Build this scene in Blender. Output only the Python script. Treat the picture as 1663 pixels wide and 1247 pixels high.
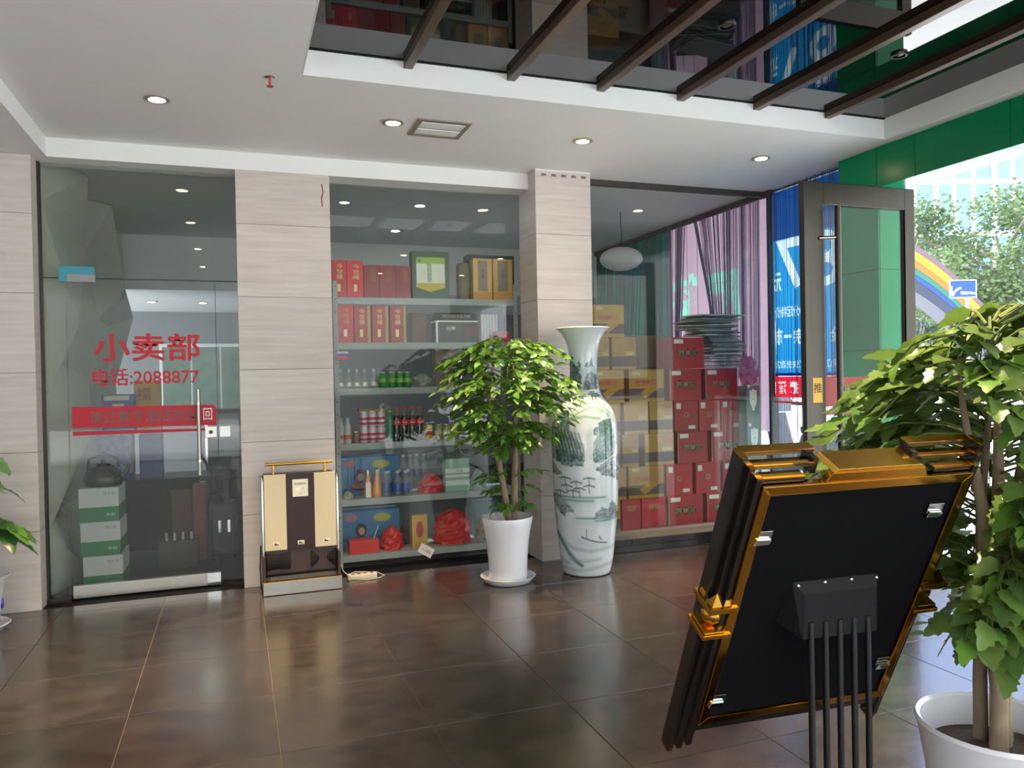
import bpy, bmesh, math, random
import numpy as np
from mathutils import Vector, Matrix
for o in list(bpy.data.objects): bpy.data.objects.remove(o, do_unlink=True)
SC = bpy.context.scene
COL = SC.collection
random.seed(7)
PI = math.pi
V = Vector

# ------------------------------------------------------------------ camera
IW, IH, FPX = 1663, 1247, 1250.0
YAW, PITCH, ROLL, EYE = math.radians(19.8), math.radians(-.6), math.radians(1.1), 1.45
_f = V((math.sin(YAW)*math.cos(PITCH), math.cos(YAW)*math.cos(PITCH), math.sin(PITCH)))
_r0 = V((math.cos(YAW), -math.sin(YAW), 0)); _u0 = _r0.cross(_f)
_r = _r0*math.cos(ROLL) - _u0*math.sin(ROLL); _u = _r0*math.sin(ROLL) + _u0*math.cos(ROLL)
CAM = V((0, 0, EYE))
cd = bpy.data.cameras.new('camera'); cam = bpy.data.objects.new('camera', cd); COL.objects.link(cam)
cd.sensor_width = 36; cd.lens = FPX/IW*36; cd.clip_start = .02; cd.clip_end = 500
cam.matrix_world = Matrix(((_r.x, _u.x, -_f.x, 0), (_r.y, _u.y, -_f.y, 0), (_r.z, _u.z, -_f.z, EYE), (0, 0, 0, 1)))
SC.camera = cam
def ray(x, y): return _f + _r*((x-IW/2)/FPX) - _u*((y-IH/2)/FPX)
def on(x, y, ax, val):                      # the point where a pixel's ray meets the plane axis=val
    d = ray(x, y); return CAM + d*((val-CAM[ax])/d[ax])

# ------------------------------------------------------------------ world, light, exposure
SC.view_settings.view_transform = 'Standard'; SC.view_settings.look = 'None'
SC.view_settings.gamma = 1; SC.view_settings.use_curve_mapping = False
SC.view_settings.exposure = 1.35
wd = bpy.data.worlds.new('overcast_sky'); SC.world = wd; wd.use_nodes = True
bg = wd.node_tree.nodes['Background']; bg.inputs[0].default_value = (.86, .93, 1.0, 1); bg.inputs[1].default_value = 2.5
sl = bpy.data.lights.new('hazy_sun_offscreen', 'SUN'); sl.energy = 5.5; sl.angle = math.radians(12); sl.color = (1, .95, .86)
so = bpy.data.objects.new('hazy_sun_offscreen', sl); COL.objects.link(so); so.rotation_euler = V((.45, -.42, -.80)).to_track_quat('-Z', 'Y').to_euler()   # high over the hotel roof, none of it falls into the lobby

# ------------------------------------------------------------------ materials
def lin(h):
    h = h.lstrip('#'); c = [int(h[i:i+2], 16)/255 for i in (0, 2, 4)]
    return tuple(x/12.92 if x <= .04045 else ((x+.055)/1.055)**2.4 for x in c)
MATS = {}
def M(name, col, rough=.5, metal=0, var=.08, scale=14, bump=0, spec=.5, emit=0, trans=0, coat=0, rnd=0, stretch=None, bscale=None, sub=0):
    if name in MATS: return MATS[name]
    c = lin(col) if isinstance(col, str) else col
    m = bpy.data.materials.new(name); m.use_nodes = True; nt = m.node_tree; N = nt.nodes; L = nt.links
    b = N['Principled BSDF']
    b.inputs['Roughness'].default_value = rough; b.inputs['Metallic'].default_value = metal
    b.inputs['Specular IOR Level'].default_value = spec
    b.inputs['Coat Weight'].default_value = coat
    b.inputs['Coat Roughness'].default_value = .08
    b.inputs['Transmission Weight'].default_value = trans
    tc = N.new('ShaderNodeTexCoord'); mp = N.new('ShaderNodeMapping'); L.new(tc.outputs['Object'], mp.inputs[0])
    if stretch: mp.inputs['Scale'].default_value = stretch
    nz = N.new('ShaderNodeTexNoise'); nz.inputs['Scale'].default_value = scale; nz.inputs['Detail'].default_value = 5
    L.new(mp.outputs[0], nz.inputs['Vector'])
    mx = N.new('ShaderNodeMix'); mx.data_type = 'RGBA'
    mx.inputs[6].default_value = tuple(max(0, x*(1-var)) for x in c)+(1,)
    mx.inputs[7].default_value = tuple(min(1, x*(1+var)) for x in c)+(1,)
    L.new(nz.outputs['Fac'], mx.inputs[0]); out = mx.outputs[2]
    if rnd:
        oi = N.new('ShaderNodeObjectInfo'); hs = N.new('ShaderNodeHueSaturation'); mr = N.new('ShaderNodeMapRange')
        mr.inputs[3].default_value = 1-rnd; mr.inputs[4].default_value = 1+rnd
        L.new(oi.outputs['Random'], mr.inputs[0]); L.new(mr.outputs[0], hs.inputs['Value']); L.new(out, hs.inputs['Color']); out = hs.outputs[0]
    L.new(out, b.inputs['Base Color'])
    if emit:
        L.new(out, b.inputs['Emission Color']); b.inputs['Emission Strength'].default_value = emit
    if bump:
        bp = N.new('ShaderNodeBump'); bp.inputs['Strength'].default_value = bump; bp.inputs['Distance'].default_value = .01
        if bscale:
            n2 = N.new('ShaderNodeTexNoise'); n2.inputs['Scale'].default_value = bscale; L.new(mp.outputs[0], n2.inputs['Vector']); L.new(n2.outputs['Fac'], bp.inputs['Height'])
        else: L.new(nz.outputs['Fac'], bp.inputs['Height'])
        L.new(bp.outputs[0], b.inputs['Normal'])
    MATS[name] = m; return m
def glass(name, tint=(.96, .97, .96), ior=1.37, haze=.012):
    if name in MATS: return MATS[name]
    m = bpy.data.materials.new(name); m.use_nodes = True; nt = m.node_tree; N = nt.nodes; L = nt.links
    for n in list(N): N.remove(n)
    o = N.new('ShaderNodeOutputMaterial'); t = N.new('ShaderNodeBsdfTransparent'); g = N.new('ShaderNodeBsdfGlossy'); d = N.new('ShaderNodeBsdfDiffuse')
    t.inputs[0].default_value = tint+(1,); g.inputs['Roughness'].default_value = .0; d.inputs[0].default_value = (.75, .8, .78, 1)
    f0 = ((ior-1)/(ior+1))**2                       # Schlick reflectance, the same for both faces of the sheet
    ge = N.new('ShaderNodeNewGeometry'); dt = N.new('ShaderNodeVectorMath'); dt.operation = 'DOT_PRODUCT'
    L.new(ge.outputs['Normal'], dt.inputs[0]); L.new(ge.outputs['Incoming'], dt.inputs[1])
    def mth(op, a, b):
        n = N.new('ShaderNodeMath'); n.operation = op
        for i, v in enumerate((a, b)):
            if v is None: continue
            if isinstance(v, (int, float)): n.inputs[i].default_value = v
            else: L.new(v, n.inputs[i])
        return n.outputs[0]
    c1 = mth('SUBTRACT', 1.0, mth('ABSOLUTE', dt.outputs['Value'], None)); sch = mth('ADD', mth('MULTIPLY', mth('POWER', c1, 5.0), 1-f0), f0)
    nz = N.new('ShaderNodeTexNoise'); nz.inputs['Scale'].default_value = 3; nz.inputs['Detail'].default_value = 4
    mu = N.new('ShaderNodeMath'); mu.operation = 'MULTIPLY'; mu.inputs[1].default_value = haze*2
    L.new(nz.outputs['Fac'], mu.inputs[0])
    m1 = N.new('ShaderNodeMixShader'); m2 = N.new('ShaderNodeMixShader')
    L.new(mu.outputs[0], m1.inputs[0]); L.new(t.outputs[0], m1.inputs[1]); L.new(d.outputs[0], m1.inputs[2])
    L.new(sch, m2.inputs[0]); L.new(m1.outputs[0], m2.inputs[1]); L.new(g.outputs[0], m2.inputs[2]); L.new(m2.outputs[0], o.inputs[0])
    MATS[name] = m; return m
def translucent(name, col, amount=.6, var=.05, rough=.4, rnd=0, scale=8):
    m = M(name, col, rough, var=var, rnd=rnd, scale=scale)
    nt = m.node_tree; N = nt.nodes; L = nt.links; b = N['Principled BSDF']; o = N['Material Output']
    src = b.inputs['Base Color'].links[0].from_socket
    tr = N.new('ShaderNodeBsdfTranslucent'); L.new(src, tr.inputs[0]); mx = N.new('ShaderNodeMixShader'); mx.inputs[0].default_value = amount
    L.new(b.outputs[0], mx.inputs[1]); L.new(tr.outputs[0], mx.inputs[2]); L.new(mx.outputs[0], o.inputs[0]); return m
def stone_mat():
    m = bpy.data.materials.new('travertine'); m.use_nodes = True; nt = m.node_tree; N = nt.nodes; L = nt.links; b = N['Principled BSDF']
    tc = N.new('ShaderNodeTexCoord'); oi = N.new('ShaderNodeObjectInfo'); ad = N.new('ShaderNodeVectorMath'); ad.operation = 'ADD'
    L.new(tc.outputs['Object'], ad.inputs[0])
    cmb = N.new('ShaderNodeCombineXYZ'); mu = N.new('ShaderNodeMath'); mu.operation = 'MULTIPLY'; mu.inputs[1].default_value = 37
    L.new(oi.outputs['Random'], mu.inputs[0]); L.new(mu.outputs[0], cmb.inputs[2]); L.new(cmb.outputs[0], ad.inputs[1])
    mp = N.new('ShaderNodeMapping'); mp.inputs['Scale'].default_value = (1.1, 1.1, 16); L.new(ad.outputs[0], mp.inputs[0])
    n1 = N.new('ShaderNodeTexNoise'); n1.inputs['Scale'].default_value = 2.2; n1.inputs['Detail'].default_value = 7; n1.inputs['Roughness'].default_value = .6
    L.new(mp.outputs[0], n1.inputs['Vector'])
    r = N.new('ShaderNodeValToRGB'); e = r.color_ramp.elements
    e[0].position = .3; e[0].color = lin('#c6bab3')+(1,); e[1].position = .72; e[1].color = lin('#d8cec8')+(1,)
    x = r.color_ramp.elements.new(.5); x.color = lin('#d0c5be')+(1,)
    L.new(n1.outputs['Fac'], r.inputs[0])
    hs = N.new('ShaderNodeHueSaturation'); mr = N.new('ShaderNodeMapRange'); mr.inputs[3].default_value = .94; mr.inputs[4].default_value = 1.05
    L.new(oi.outputs['Random'], mr.inputs[0]); L.new(mr.outputs[0], hs.inputs['Value']); L.new(r.outputs[0], hs.inputs['Color'])
    L.new(hs.outputs[0], b.inputs['Base Color']); b.inputs['Roughness'].default_value = .38
    return m
def tile_mat():
    m = bpy.data.materials.new('brown_porcelain_tile'); m.use_nodes = True; nt = m.node_tree; N = nt.nodes; L = nt.links; b = N['Principled BSDF']
    ge = N.new('ShaderNodeNewGeometry'); oi = N.new('ShaderNodeObjectInfo')
    mp = N.new('ShaderNodeMapping'); mp.inputs['Scale'].default_value = (2.2, 3.4, 1); L.new(ge.outputs['Position'], mp.inputs[0])
    n1 = N.new('ShaderNodeTexNoise'); n1.inputs['Scale'].default_value = 2.5; n1.inputs['Detail'].default_value = 8; n1.inputs['Roughness'].default_value = .65; L.new(mp.outputs[0], n1.inputs['Vector'])
    r = N.new('ShaderNodeValToRGB'); e = r.color_ramp.elements
    e[0].position = .3; e[0].color = lin('#241d19')+(1,); e[1].position = .75; e[1].color = lin('#463b34')+(1,)
    L.new(n1.outputs['Fac'], r.inputs[0])
    hs = N.new('ShaderNodeHueSaturation'); mr = N.new('ShaderNodeMapRange'); mr.inputs[3].default_value = .85; mr.inputs[4].default_value = 1.15
    L.new(oi.outputs['Random'], mr.inputs[0]); L.new(mr.outputs[0], hs.inputs['Value']); L.new(r.outputs[0], hs.inputs['Color']); L.new(hs.outputs[0], b.inputs['Base Color'])
    mr2 = N.new('ShaderNodeMapRange'); mr2.inputs[3].default_value = .14; mr2.inputs[4].default_value = .28; L.new(n1.outputs['Fac'], mr2.inputs[0]); L.new(mr2.outputs[0], b.inputs['Roughness'])
    b.inputs['Specular IOR Level'].default_value = .8; b.inputs['Coat Weight'].default_value = .3; b.inputs['Coat Roughness'].default_value = .18
    bp = N.new('ShaderNodeBump'); bp.inputs['Strength'].default_value = .12; bp.inputs['Distance'].default_value = .004; L.new(n1.outputs['Fac'], bp.inputs['Height']); L.new(bp.outputs[0], b.inputs['Normal'])
    return m
STONE = stone_mat(); TILE = tile_mat()
CEIL = M('ceiling_paint', '#ebebea', .75, var=.03, scale=3, bump=.05)
WHITE = M('white_paint', '#ebebea', .6, var=.02, scale=4)
GREYP = M('grey_paint', '#9c9a98', .7, var=.05, scale=3)
STEEL = M('brushed_steel', '#4c4843', .36, 1, var=.1, scale=40, stretch=(1, 1, .05))
CHROME = M('chrome', '#d8d8d8', .12, 1, var=.05)
GOLD = M('gold_plate', '#d9a441', .16, 1, var=.12, scale=9)
BLACKM = M('black_lacquer', '#1b1816', .22, var=.2, scale=10, coat=.3)
BLACKF = M('black_felt', '#0e0e12', .95, var=.25, scale=120, spec=.1)
GREEN = M('green_panel', '#00804f', .25, var=.06, scale=2, spec=.2)
GROUT = M('pale_grout', '#7d725e', .85, var=.2, scale=30)
SHELFM = M('grey_green_shelf_paint', '#9aa3a1', .5, var=.08, scale=20)
DARK = M('dark_joint', '#0c0c0c', .7)
PORC = M('white_porcelain', '#e6e5ea', .12, var=.02, coat=.4)
PAPERW = M('white_print', '#e8e8e4', .6, var=.03)
REDINK = M('red_sticker', '#c4152c', .5, var=.05)
PANE = glass('clear_pane')
WOODB = M('bark', '#8a7761', .8, var=.25, scale=30, bump=.5)
SOIL = M('soil', '#54463b', .95, var=.4, scale=60, bump=.6)

# ------------------------------------------------------------------ mesh helpers
class MB:
    def __init__(s): s.v = []; s.f = []
    def add(s, vs, fs):
        k = len(s.v); s.v += [V(p) for p in vs]; s.f += [tuple(i+k for i in f) for f in fs]; return s
    def hexa(s, p): return s.add(p, [(0, 3, 2, 1), (4, 5, 6, 7), (0, 1, 5, 4), (1, 2, 6, 5), (2, 3, 7, 6), (3, 0, 4, 7)])
    def box(s, x0, x1, y0, y1, z0, z1):
        return s.hexa([(x0, y0, z0), (x1, y0, z0), (x1, y1, z0), (x0, y1, z0), (x0, y0, z1), (x1, y0, z1), (x1, y1, z1), (x0, y1, z1)])
    def ring(s, c, ax, r, n, up=None):
        ax = V(ax).normalized(); t = V((1, 0, 0)) if abs(ax.x) < .9 else V((0, 1, 0))
        a = ax.cross(t).normalized(); b = ax.cross(a)
        return [V(c)+a*(math.cos(2*PI*i/n)*r)+b*(math.sin(2*PI*i/n)*r) for i in range(n)]
    def cyl(s, p0, p1, r0, r1=None, n=12):
        r1 = r0 if r1 is None else r1; p0 = V(p0); p1 = V(p1); ax = p1-p0
        a = s.ring(p0, ax, r0, n); b = s.ring(p1, ax, r1, n)
        return s.add(a+b, [(i, (i+1) % n, n+(i+1) % n, n+i) for i in range(n)]+[tuple(range(n))[::-1], tuple(range(n, 2*n))])
    def tube(s, pts, r, n=8):
        pts = [V(p) for p in pts]; m = len(pts); vs = []
        rr = r if isinstance(r, (list, tuple)) else [r]*m
        a = None
        for i, p in enumerate(pts):
            t = (pts[min(i+1, m-1)]-pts[max(i-1, 0)]).normalized()
            if a is None:
                h = V((1, 0, 0)) if abs(t.x) < .9 else V((0, 1, 0)); a = t.cross(h).normalized()
            a = (a-t*a.dot(t)).normalized(); b = t.cross(a)
            vs += [p+a*(math.cos(2*PI*k/n)*rr[i])+b*(math.sin(2*PI*k/n)*rr[i]) for k in range(n)]
        fs = [(i*n+k, i*n+(k+1) % n, (i+1)*n+(k+1) % n, (i+1)*n+k) for i in range(m-1) for k in range(n)]
        fs += [tuple(range(n))[::-1], tuple(range((m-1)*n, m*n))]
        return s.add(vs, fs)
    def lathe(s, prof, n=24, c=(0, 0, 0), cap=True):
        c = V(c); vs = []; m = len(prof)
        for r, z in prof: vs += [c+V((math.cos(2*PI*k/n)*r, math.sin(2*PI*k/n)*r, z)) for k in range(n)]
        fs = [(i*n+k, i*n+(k+1) % n, (i+1)*n+(k+1) % n, (i+1)*n+k) for i in range(m-1) for k in range(n)]
        if cap: fs += [tuple(range(n))[::-1], tuple(range((m-1)*n, m*n))]
        return s.add(vs, fs)
    def prism(s, poly, d0, d1, fr):           # polygon (a,b) swept from d0 to d1, fr maps (a,b,d) to a point
        n = len(poly)
        return s.add([fr(a, b, d0) for a, b in poly]+[fr(a, b, d1) for a, b in poly],
                     [tuple(range(n))[::-1], tuple(range(n, 2*n))]+[(i, (i+1) % n, n+(i+1) % n, n+i) for i in range(n)])
    def sphere(s, c, r, n=14, m=9, sc=(1, 1, 1)):
        c = V(c); vs = [c+V((0, 0, -r*sc[2]))]
        for i in range(1, m):
            t = -PI/2+PI*i/m
            vs += [c+V((math.cos(2*PI*k/n)*r*math.cos(t)*sc[0], math.sin(2*PI*k/n)*r*math.cos(t)*sc[1], r*math.sin(t)*sc[2])) for k in range(n)]
        vs.append(c+V((0, 0, r*sc[2]))); top = len(vs)-1
        fs = [(0, 1+(k+1) % n, 1+k) for k in range(n)]
        fs += [(1+i*n+k, 1+i*n+(k+1) % n, 1+(i+1)*n+(k+1) % n, 1+(i+1)*n+k) for i in range(m-2) for k in range(n)]
        fs += [(1+(m-2)*n+k, 1+(m-2)*n+(k+1) % n, top) for k in range(n)]
        return s.add(vs, fs)
    def mesh(s, name, mat, off=None, smooth=False, bevel=0):
        me = bpy.data.meshes.new(name)
        vs = [tuple(p-off) for p in s.v] if off is not None else [tuple(p) for p in s.v]
        me.from_pydata(vs, [], s.f); me.update()
        bm = bmesh.new(); bm.from_mesh(me)
        bmesh.ops.recalc_face_normals(bm, faces=bm.faces)
        if bevel:
            ed = [e for e in bm.edges if len(e.link_faces) == 2 and e.calc_face_angle(0) > .5]
            bmesh.ops.bevel(bm, geom=ed, offset=bevel, segments=2, affect='EDGES', profile=.6)
        bm.to_mesh(me); bm.free()
        if smooth:
            for p in me.polygons: p.use_smooth = True
            try: me.set_sharp_from_angle(angle=math.radians(38))
            except Exception: pass
        if mat: me.materials.append(mat)
        return me
def link(o, parent=None):
    COL.objects.link(o)
    if parent: o.parent = parent
    return o
def tag(o, label, cat, group=None):
    o['label'] = label; o['category'] = cat
    if group: o['group'] = group
    return o
def empty(name, loc): 
    o = bpy.data.objects.new(name, None); o.location = loc; o.empty_display_size = .05; return link(o)
def thing(name, label, cat, loc=(0, 0, 0), group=None, rotz=0):
    o = empty(name, loc); o.rotation_euler = (0, 0, rotz); return tag(o, label, cat, group)
def org(o):                                  # world position of a parent that carries no rotation
    p = V((0, 0, 0))
    while o is not None: p = p + o.location; o = o.parent
    return p
def part(name, mb, mat, parent=None, smooth=False, bevel=0, local=False, label=None):
    off = None if (parent is None or local) else org(parent)
    o = bpy.data.objects.new(name, mb.mesh(name, mat, off, smooth, bevel)); link(o, parent)
    if label: o['label'] = label
    return o
def solo(name, mb, mat, label, cat, base, group=None, **k):          # a thing that is one mesh, origin at its base
    base = V(base); o = bpy.data.objects.new(name, mb.mesh(name, mat, base, **k)); o.location = base; link(o)
    return tag(o, label, cat, group)
def struct(name, mb, mat, parent=None, base=(0, 0, 0), **k):
    o = bpy.data.objects.new(name, mb.mesh(name, mat, V(base), **k)); o.location = base; link(o, parent)
    if parent is None: o['kind'] = 'structure'
    return o
def sempty(name, loc):
    o = empty(name, loc); o['kind'] = 'structure'; return o
def copy_tree(o, parent=None):
    c = o.copy(); COL.objects.link(c); c.parent = parent
    for ch in [x for x in o.children]: copy_tree(ch, c)
    return c
def bx(*a): return MB().box(*a)
# lettering: outlines of the built-in font turned into thin solid meshes
TCACHE = {}
def glyphs(body, bold=0.0):
    k = (body, bold)
    if k in TCACHE: return TCACHE[k]
    cu = bpy.data.curves.new('t', 'FONT'); cu.body = body; cu.size = 1; cu.align_x = 'CENTER'; cu.align_y = 'CENTER'; cu.offset = bold; cu.resolution_u = 3
    o = bpy.data.objects.new('t', cu); COL.objects.link(o); bpy.context.view_layer.update()
    me = bpy.data.meshes.new_from_object(o.evaluated_get(bpy.context.evaluated_depsgraph_get()))
    vs = np.array([v.co[:2] for v in me.vertices]) if len(me.vertices) else np.zeros((1, 2)); fs = [tuple(p.vertices) for p in me.polygons]
    bpy.data.objects.remove(o); bpy.data.curves.remove(cu); bpy.data.meshes.remove(me)
    lo = vs.min(0); hi = vs.max(0); vs = (vs-(lo+hi)/2); TCACHE[k] = (vs, fs, hi-lo); return TCACHE[k]
def letter(body, mat, parent, c, xd, yd, w=None, h=None, name='lettering', bold=0.0, lift=0.0):
    vs, fs, dim = glyphs(body, bold)
    sx = (w/dim[0]) if w else None; sy = (h/dim[1]) if h else None
    sx = sx or sy; sy = sy or sx
    xd = V(xd); yd = V(yd); n = xd.cross(yd).normalized()*lift; c = V(c)
    mb = MB(); mb.v = [c+xd*(p[0]*sx)+yd*(p[1]*sy)+n for p in vs]; mb.f = list(fs)
    me = bpy.data.meshes.new(name); off = org(parent) if parent else V((0, 0, 0))
    me.from_pydata([tuple(p-off) for p in mb.v], [], mb.f); me.materials.append(mat)
    return link(bpy.data.objects.new(name, me), parent)
FX, FZ = (1, 0, 0), (0, 0, 1)                # writing on faces that look towards -Y

# ================================================================== STRUCTURE
ZC, ZB, T = 3.05, 2.925, .607                # ceiling, beam underside, tile pitch
RX, WX = 4.39, 4.55                          # green wall face, right window glass
# ---- floor: grout bed with individual tiles
floor = struct('floor', bx(-4.2, 4.66, -4.2, 5.72, -.16, -.006), GROUT)
tm = MB().box(0, T-.0028, 0, T-.0028, -.009, 0).mesh('floor_tile', TILE, bevel=.0015)
for i in range(-7, 8):
    for j in range(-2, 15):
        x0 = -.47+T*i; y0 = 4.94-T*j
        if x0 < -4.2 or x0+T > 4.9 or y0 < -4.2: continue
        o = bpy.data.objects.new('floor_tile', tm)
        sx = min(T, 4.64-x0)/T; sy = min(T, 5.70-y0)/T
        if sx < .1 or sy < .1: continue
        o.location = (x0+.0014, y0+.0014, 0); o.scale = (sx, sy, 1); link(o, floor)
struct('floor_shop', bx(-3.2, WX+.02, 5.72, 12.2, -.16, -.001), M('shop_floor_tile', '#17181a', .6, var=.15, scale=3, spec=.1))
# ---- ceiling with the roof-light recess
SX0, SX1, SY0, SY1, SZ = .365, 4.30, 2.2, 4.18, 3.19
cb = MB().box(-4.2, SX0, -4.2, 5.95, ZC, 3.30).box(SX0, SX1, SY1, 5.95, ZC, 3.30).box(SX0, SX1, -4.2, SY0, ZC, 3.30).box(SX1, 4.75, -4.2, 5.95, ZC, 3.30)
ceil = struct('ceiling', cb, CEIL)
# white painted faces of the recess
tr = sempty('trim_1', (SX0, SY1, ZC))
part('fascia_board', bx(SX0, SX1, SY1-.006, SY1-.0005, ZC-.001, SZ), WHITE, tr)
part('fascia_board', bx(SX0+.0005, SX0+.006, SY0, SY1-.006, ZC-.001, SZ), WHITE, tr)
part('fascia_board', bx(SX1-.006, SX1-.0005, SY0, SY1-.006, ZC-.001, SZ), WHITE, tr)
part('fascia_board', bx(SX1+.0005, RX+.002, SY0-6.2, SY1, ZC-.004, ZC-.0005), WHITE, tr)
part('edge_gasket', bx(SX0, SX1, SY1-.014, SY1-.006, SZ-.006, SZ), DARK, tr)
# roof glass over the recess, dark panes between beams
RG = M('dark_roof_glass', '#050607', .02, var=.3, scale=2, spec=.6)
sk = sempty('window_5', (SX0, SY0, SZ))
bxs = [.907, 1.506, 2.078, 2.631, 3.202, 3.775]
edges = [SX0-.03]+[b+.025 for b in bxs]+[SX1+.03]
for a, b in zip(edges[:-1], edges[1:]): part('roof_pane', bx(a+.004, b-.004, SY0-.03, SY1+.03, SZ, SZ+.012), RG, sk)
part('upper_slab', bx(SX0-.05, SX1+.05, SY0-.05, SY1+.05, SZ+.06, SZ+.09), GREYP, sk)
BEAM = M('dark_bronze_beam', '#5d4c3e', .35, .3, var=.2, scale=14, stretch=(1, .1, 1))
for i, b in enumerate(bxs):
    solo('roof_beam', bx(b, b+.05, SY0, SY1-.004, SZ-.045, SZ), BEAM, 'dark bronze beam running under the glass roof panes', 'beam', (b+.025, SY0, SZ-.045), 'beams under the glass roof', bevel=.004)
# ---- white beam over the shop front, grey bulkhead on the left
struct('trim_2', bx(-1.113, 2.22, 5.70, 5.95, ZB, ZC), WHITE)
struct('trim_3', bx(-4.2, -1.113, -4.2, 5.12, ZB, ZC), WHITE)
struct('trim_4', bx(-4.2, -1.113, 5.12, 5.95, ZB, ZC), WHITE)
# ---- stone pillars
def pillar(label, x0, x1, y0, y1, ztop, n, side=None):
    t = thing('stone_pillar', label, 'pillar', ((x0+x1)/2, (y0+y1)/2, 0))
    part('pillar_core', bx(x0+.02, x1-.02, y0+.02, y1, 0, ztop), M('mortar', '#3c3733', .9), t)
    h = .51; z = 0
    while z < ztop-.01:
        z1 = min(z+h, ztop)
        part('stone_slab', bx(x0, x1, y0, y0+.02, z+.0012, z1-.0012), STONE, t, bevel=.001)
        part('stone_slab', bx(x0, x0+.02, y0+.0205, y1, z+.0012, z1-.0012), STONE, t, bevel=.001)
        part('stone_slab', bx(x1-.02, x1, y0+.0205, y1, z+.0012, z1-.0012), STONE, t, bevel=.001)
        z = z1
    return t
pillar('broad stone pillar beside the left door jamb, with a plant in front', -2.3, -1.2, 5.68, 5.92, ZB, 6)
p2 = pillar('stone pillar between the lettered glass door and the shelf window, shoe polisher in front', .033, .675, 5.70, 5.93, ZB, 6)
p3 = pillar('projecting stone pillar behind the tall painted vase', 2.22, 2.69, 5.547, 5.925, ZC, 6)
# chips on the pillar head and a red scratch
mb = MB()
for k in range(5): mb.box(2.27+.085*k, 2.31+.085*k, 5.5455, 5.547, 3.0, 3.018)
part('chipped_edge', mb, M('chip', '#7d736d', .9), p3)
part('chalk_line', bx(2.22, 2.69, 5.5462, 5.547, 3.04, 3.05), PAPERW, p3)
part('scratch_mark', MB().tube([(.62, 5.699, 2.86), (.63, 5.699, 2.80), (.618, 5.699, 2.76), (.622, 5.699, 2.70)], .004, 5), M('red_brown', '#8a4a45', .8), p2)
# ---- shop glazing
def pane(name, parent, x0, x1, y, z0, z1, m=PANE): return part(name, bx(x0, x1, y, y+.008, z0, z1), m, parent)
G1, G2, G3 = 5.85, 5.91, 5.735
DG = glass('dusty_pane', ior=1.34, haze=.012)
w1 = sempty('window_1', (-1.2, G1, 0))
pane('glass_pane', w1, -1.2, -1.052, G1, .03, 2.16, DG); pane('glass_pane', w1, -.118, .033, G1, .0, 2.16, DG); pane('transom_pane', w1, -1.2, .033, G1, 2.166, ZB, DG)
part('sill_rail', bx(-1.2, -1.056, G1-.03, G1+.04, 0, .03), STEEL, w1)
part('jamb_strip', bx(-1.2, -1.185, G1-.02, G1+.03, 0, ZB), STEEL, w1)
part('joint_strip', bx(-1.19, .033, G1-.001, G1+.009, 2.158, 2.166), M('glass_edge', '#20302b', .3), w1)
part('joint_strip', bx(-.1195, -.1165, G1-.001, G1+.009, 0, 2.158), M('glass_edge', '#20302b', .3), w1)
w2 = sempty('window_2', (.675, G2, 0)); pane('glass_pane', w2, .675, 2.22, G2, .0, ZB)
w3 = sempty('window_3', (2.69, G3, 0)); pane('glass_pane', w3, 2.69, WX, G3, .125, 3.01)
part('head_rail', bx(2.69, WX-.02, G3-.02, G3+.03, 3.005, ZC), M('tarnished_rail', '#4c4541', .5, .4), w3)
part('sill_rail', bx(2.69, WX-.02, G3-.06, G3+.05, .105, .13), M('dusty_sill', '#6f6964', .6), w3)
# low black tiled plinth below window 3
pl = sempty('baseboard_front', (2.69, 5.56, 0))
part('plinth_core', bx(2.69, 4.5, 5.56, 5.80, 0, .105), M('plinth_mortar', '#55504b', .9), pl)
BT = M('black_wall_tile', '#17171b', .15, var=.2)
for r, off in ((0, 0), (1, .28)):
    x = 2.69-off
    while x < 4.5:
        a = max(x, 2.692); b = min(x+.595, 4.5)
        if b-a > .02: part('plinth_tile', bx(a, b, 5.548, 5.56, .006+.05*r, .051+.05*r), BT, pl)
        x += .6
part('plinth_tile_foot', bx(.68, 2.215, G2-.03, G2-.005, 0, .03), BT, pl)
# ---- shop interior shell
GW = M('shop_wall_grey', '#74797a', .7, var=.06, scale=4)
SCEIL = M('shop_ceiling', '#dcdedb', .8, var=.04, scale=3)
struct('ceiling_shop', MB().box(-3.2, WX+.2, 5.951, 9.17, ZC, 3.30).box(-3.2, WX+.2, 9.17, 9.30, 2.46, 3.30).box(-3.2, WX+.2, 9.30, 12.2, 2.46, 2.55), SCEIL)
struct('wall_back', bx(-3.2, WX+.2, 12.0, 12.2, -.01, 2.46), GW)
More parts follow.
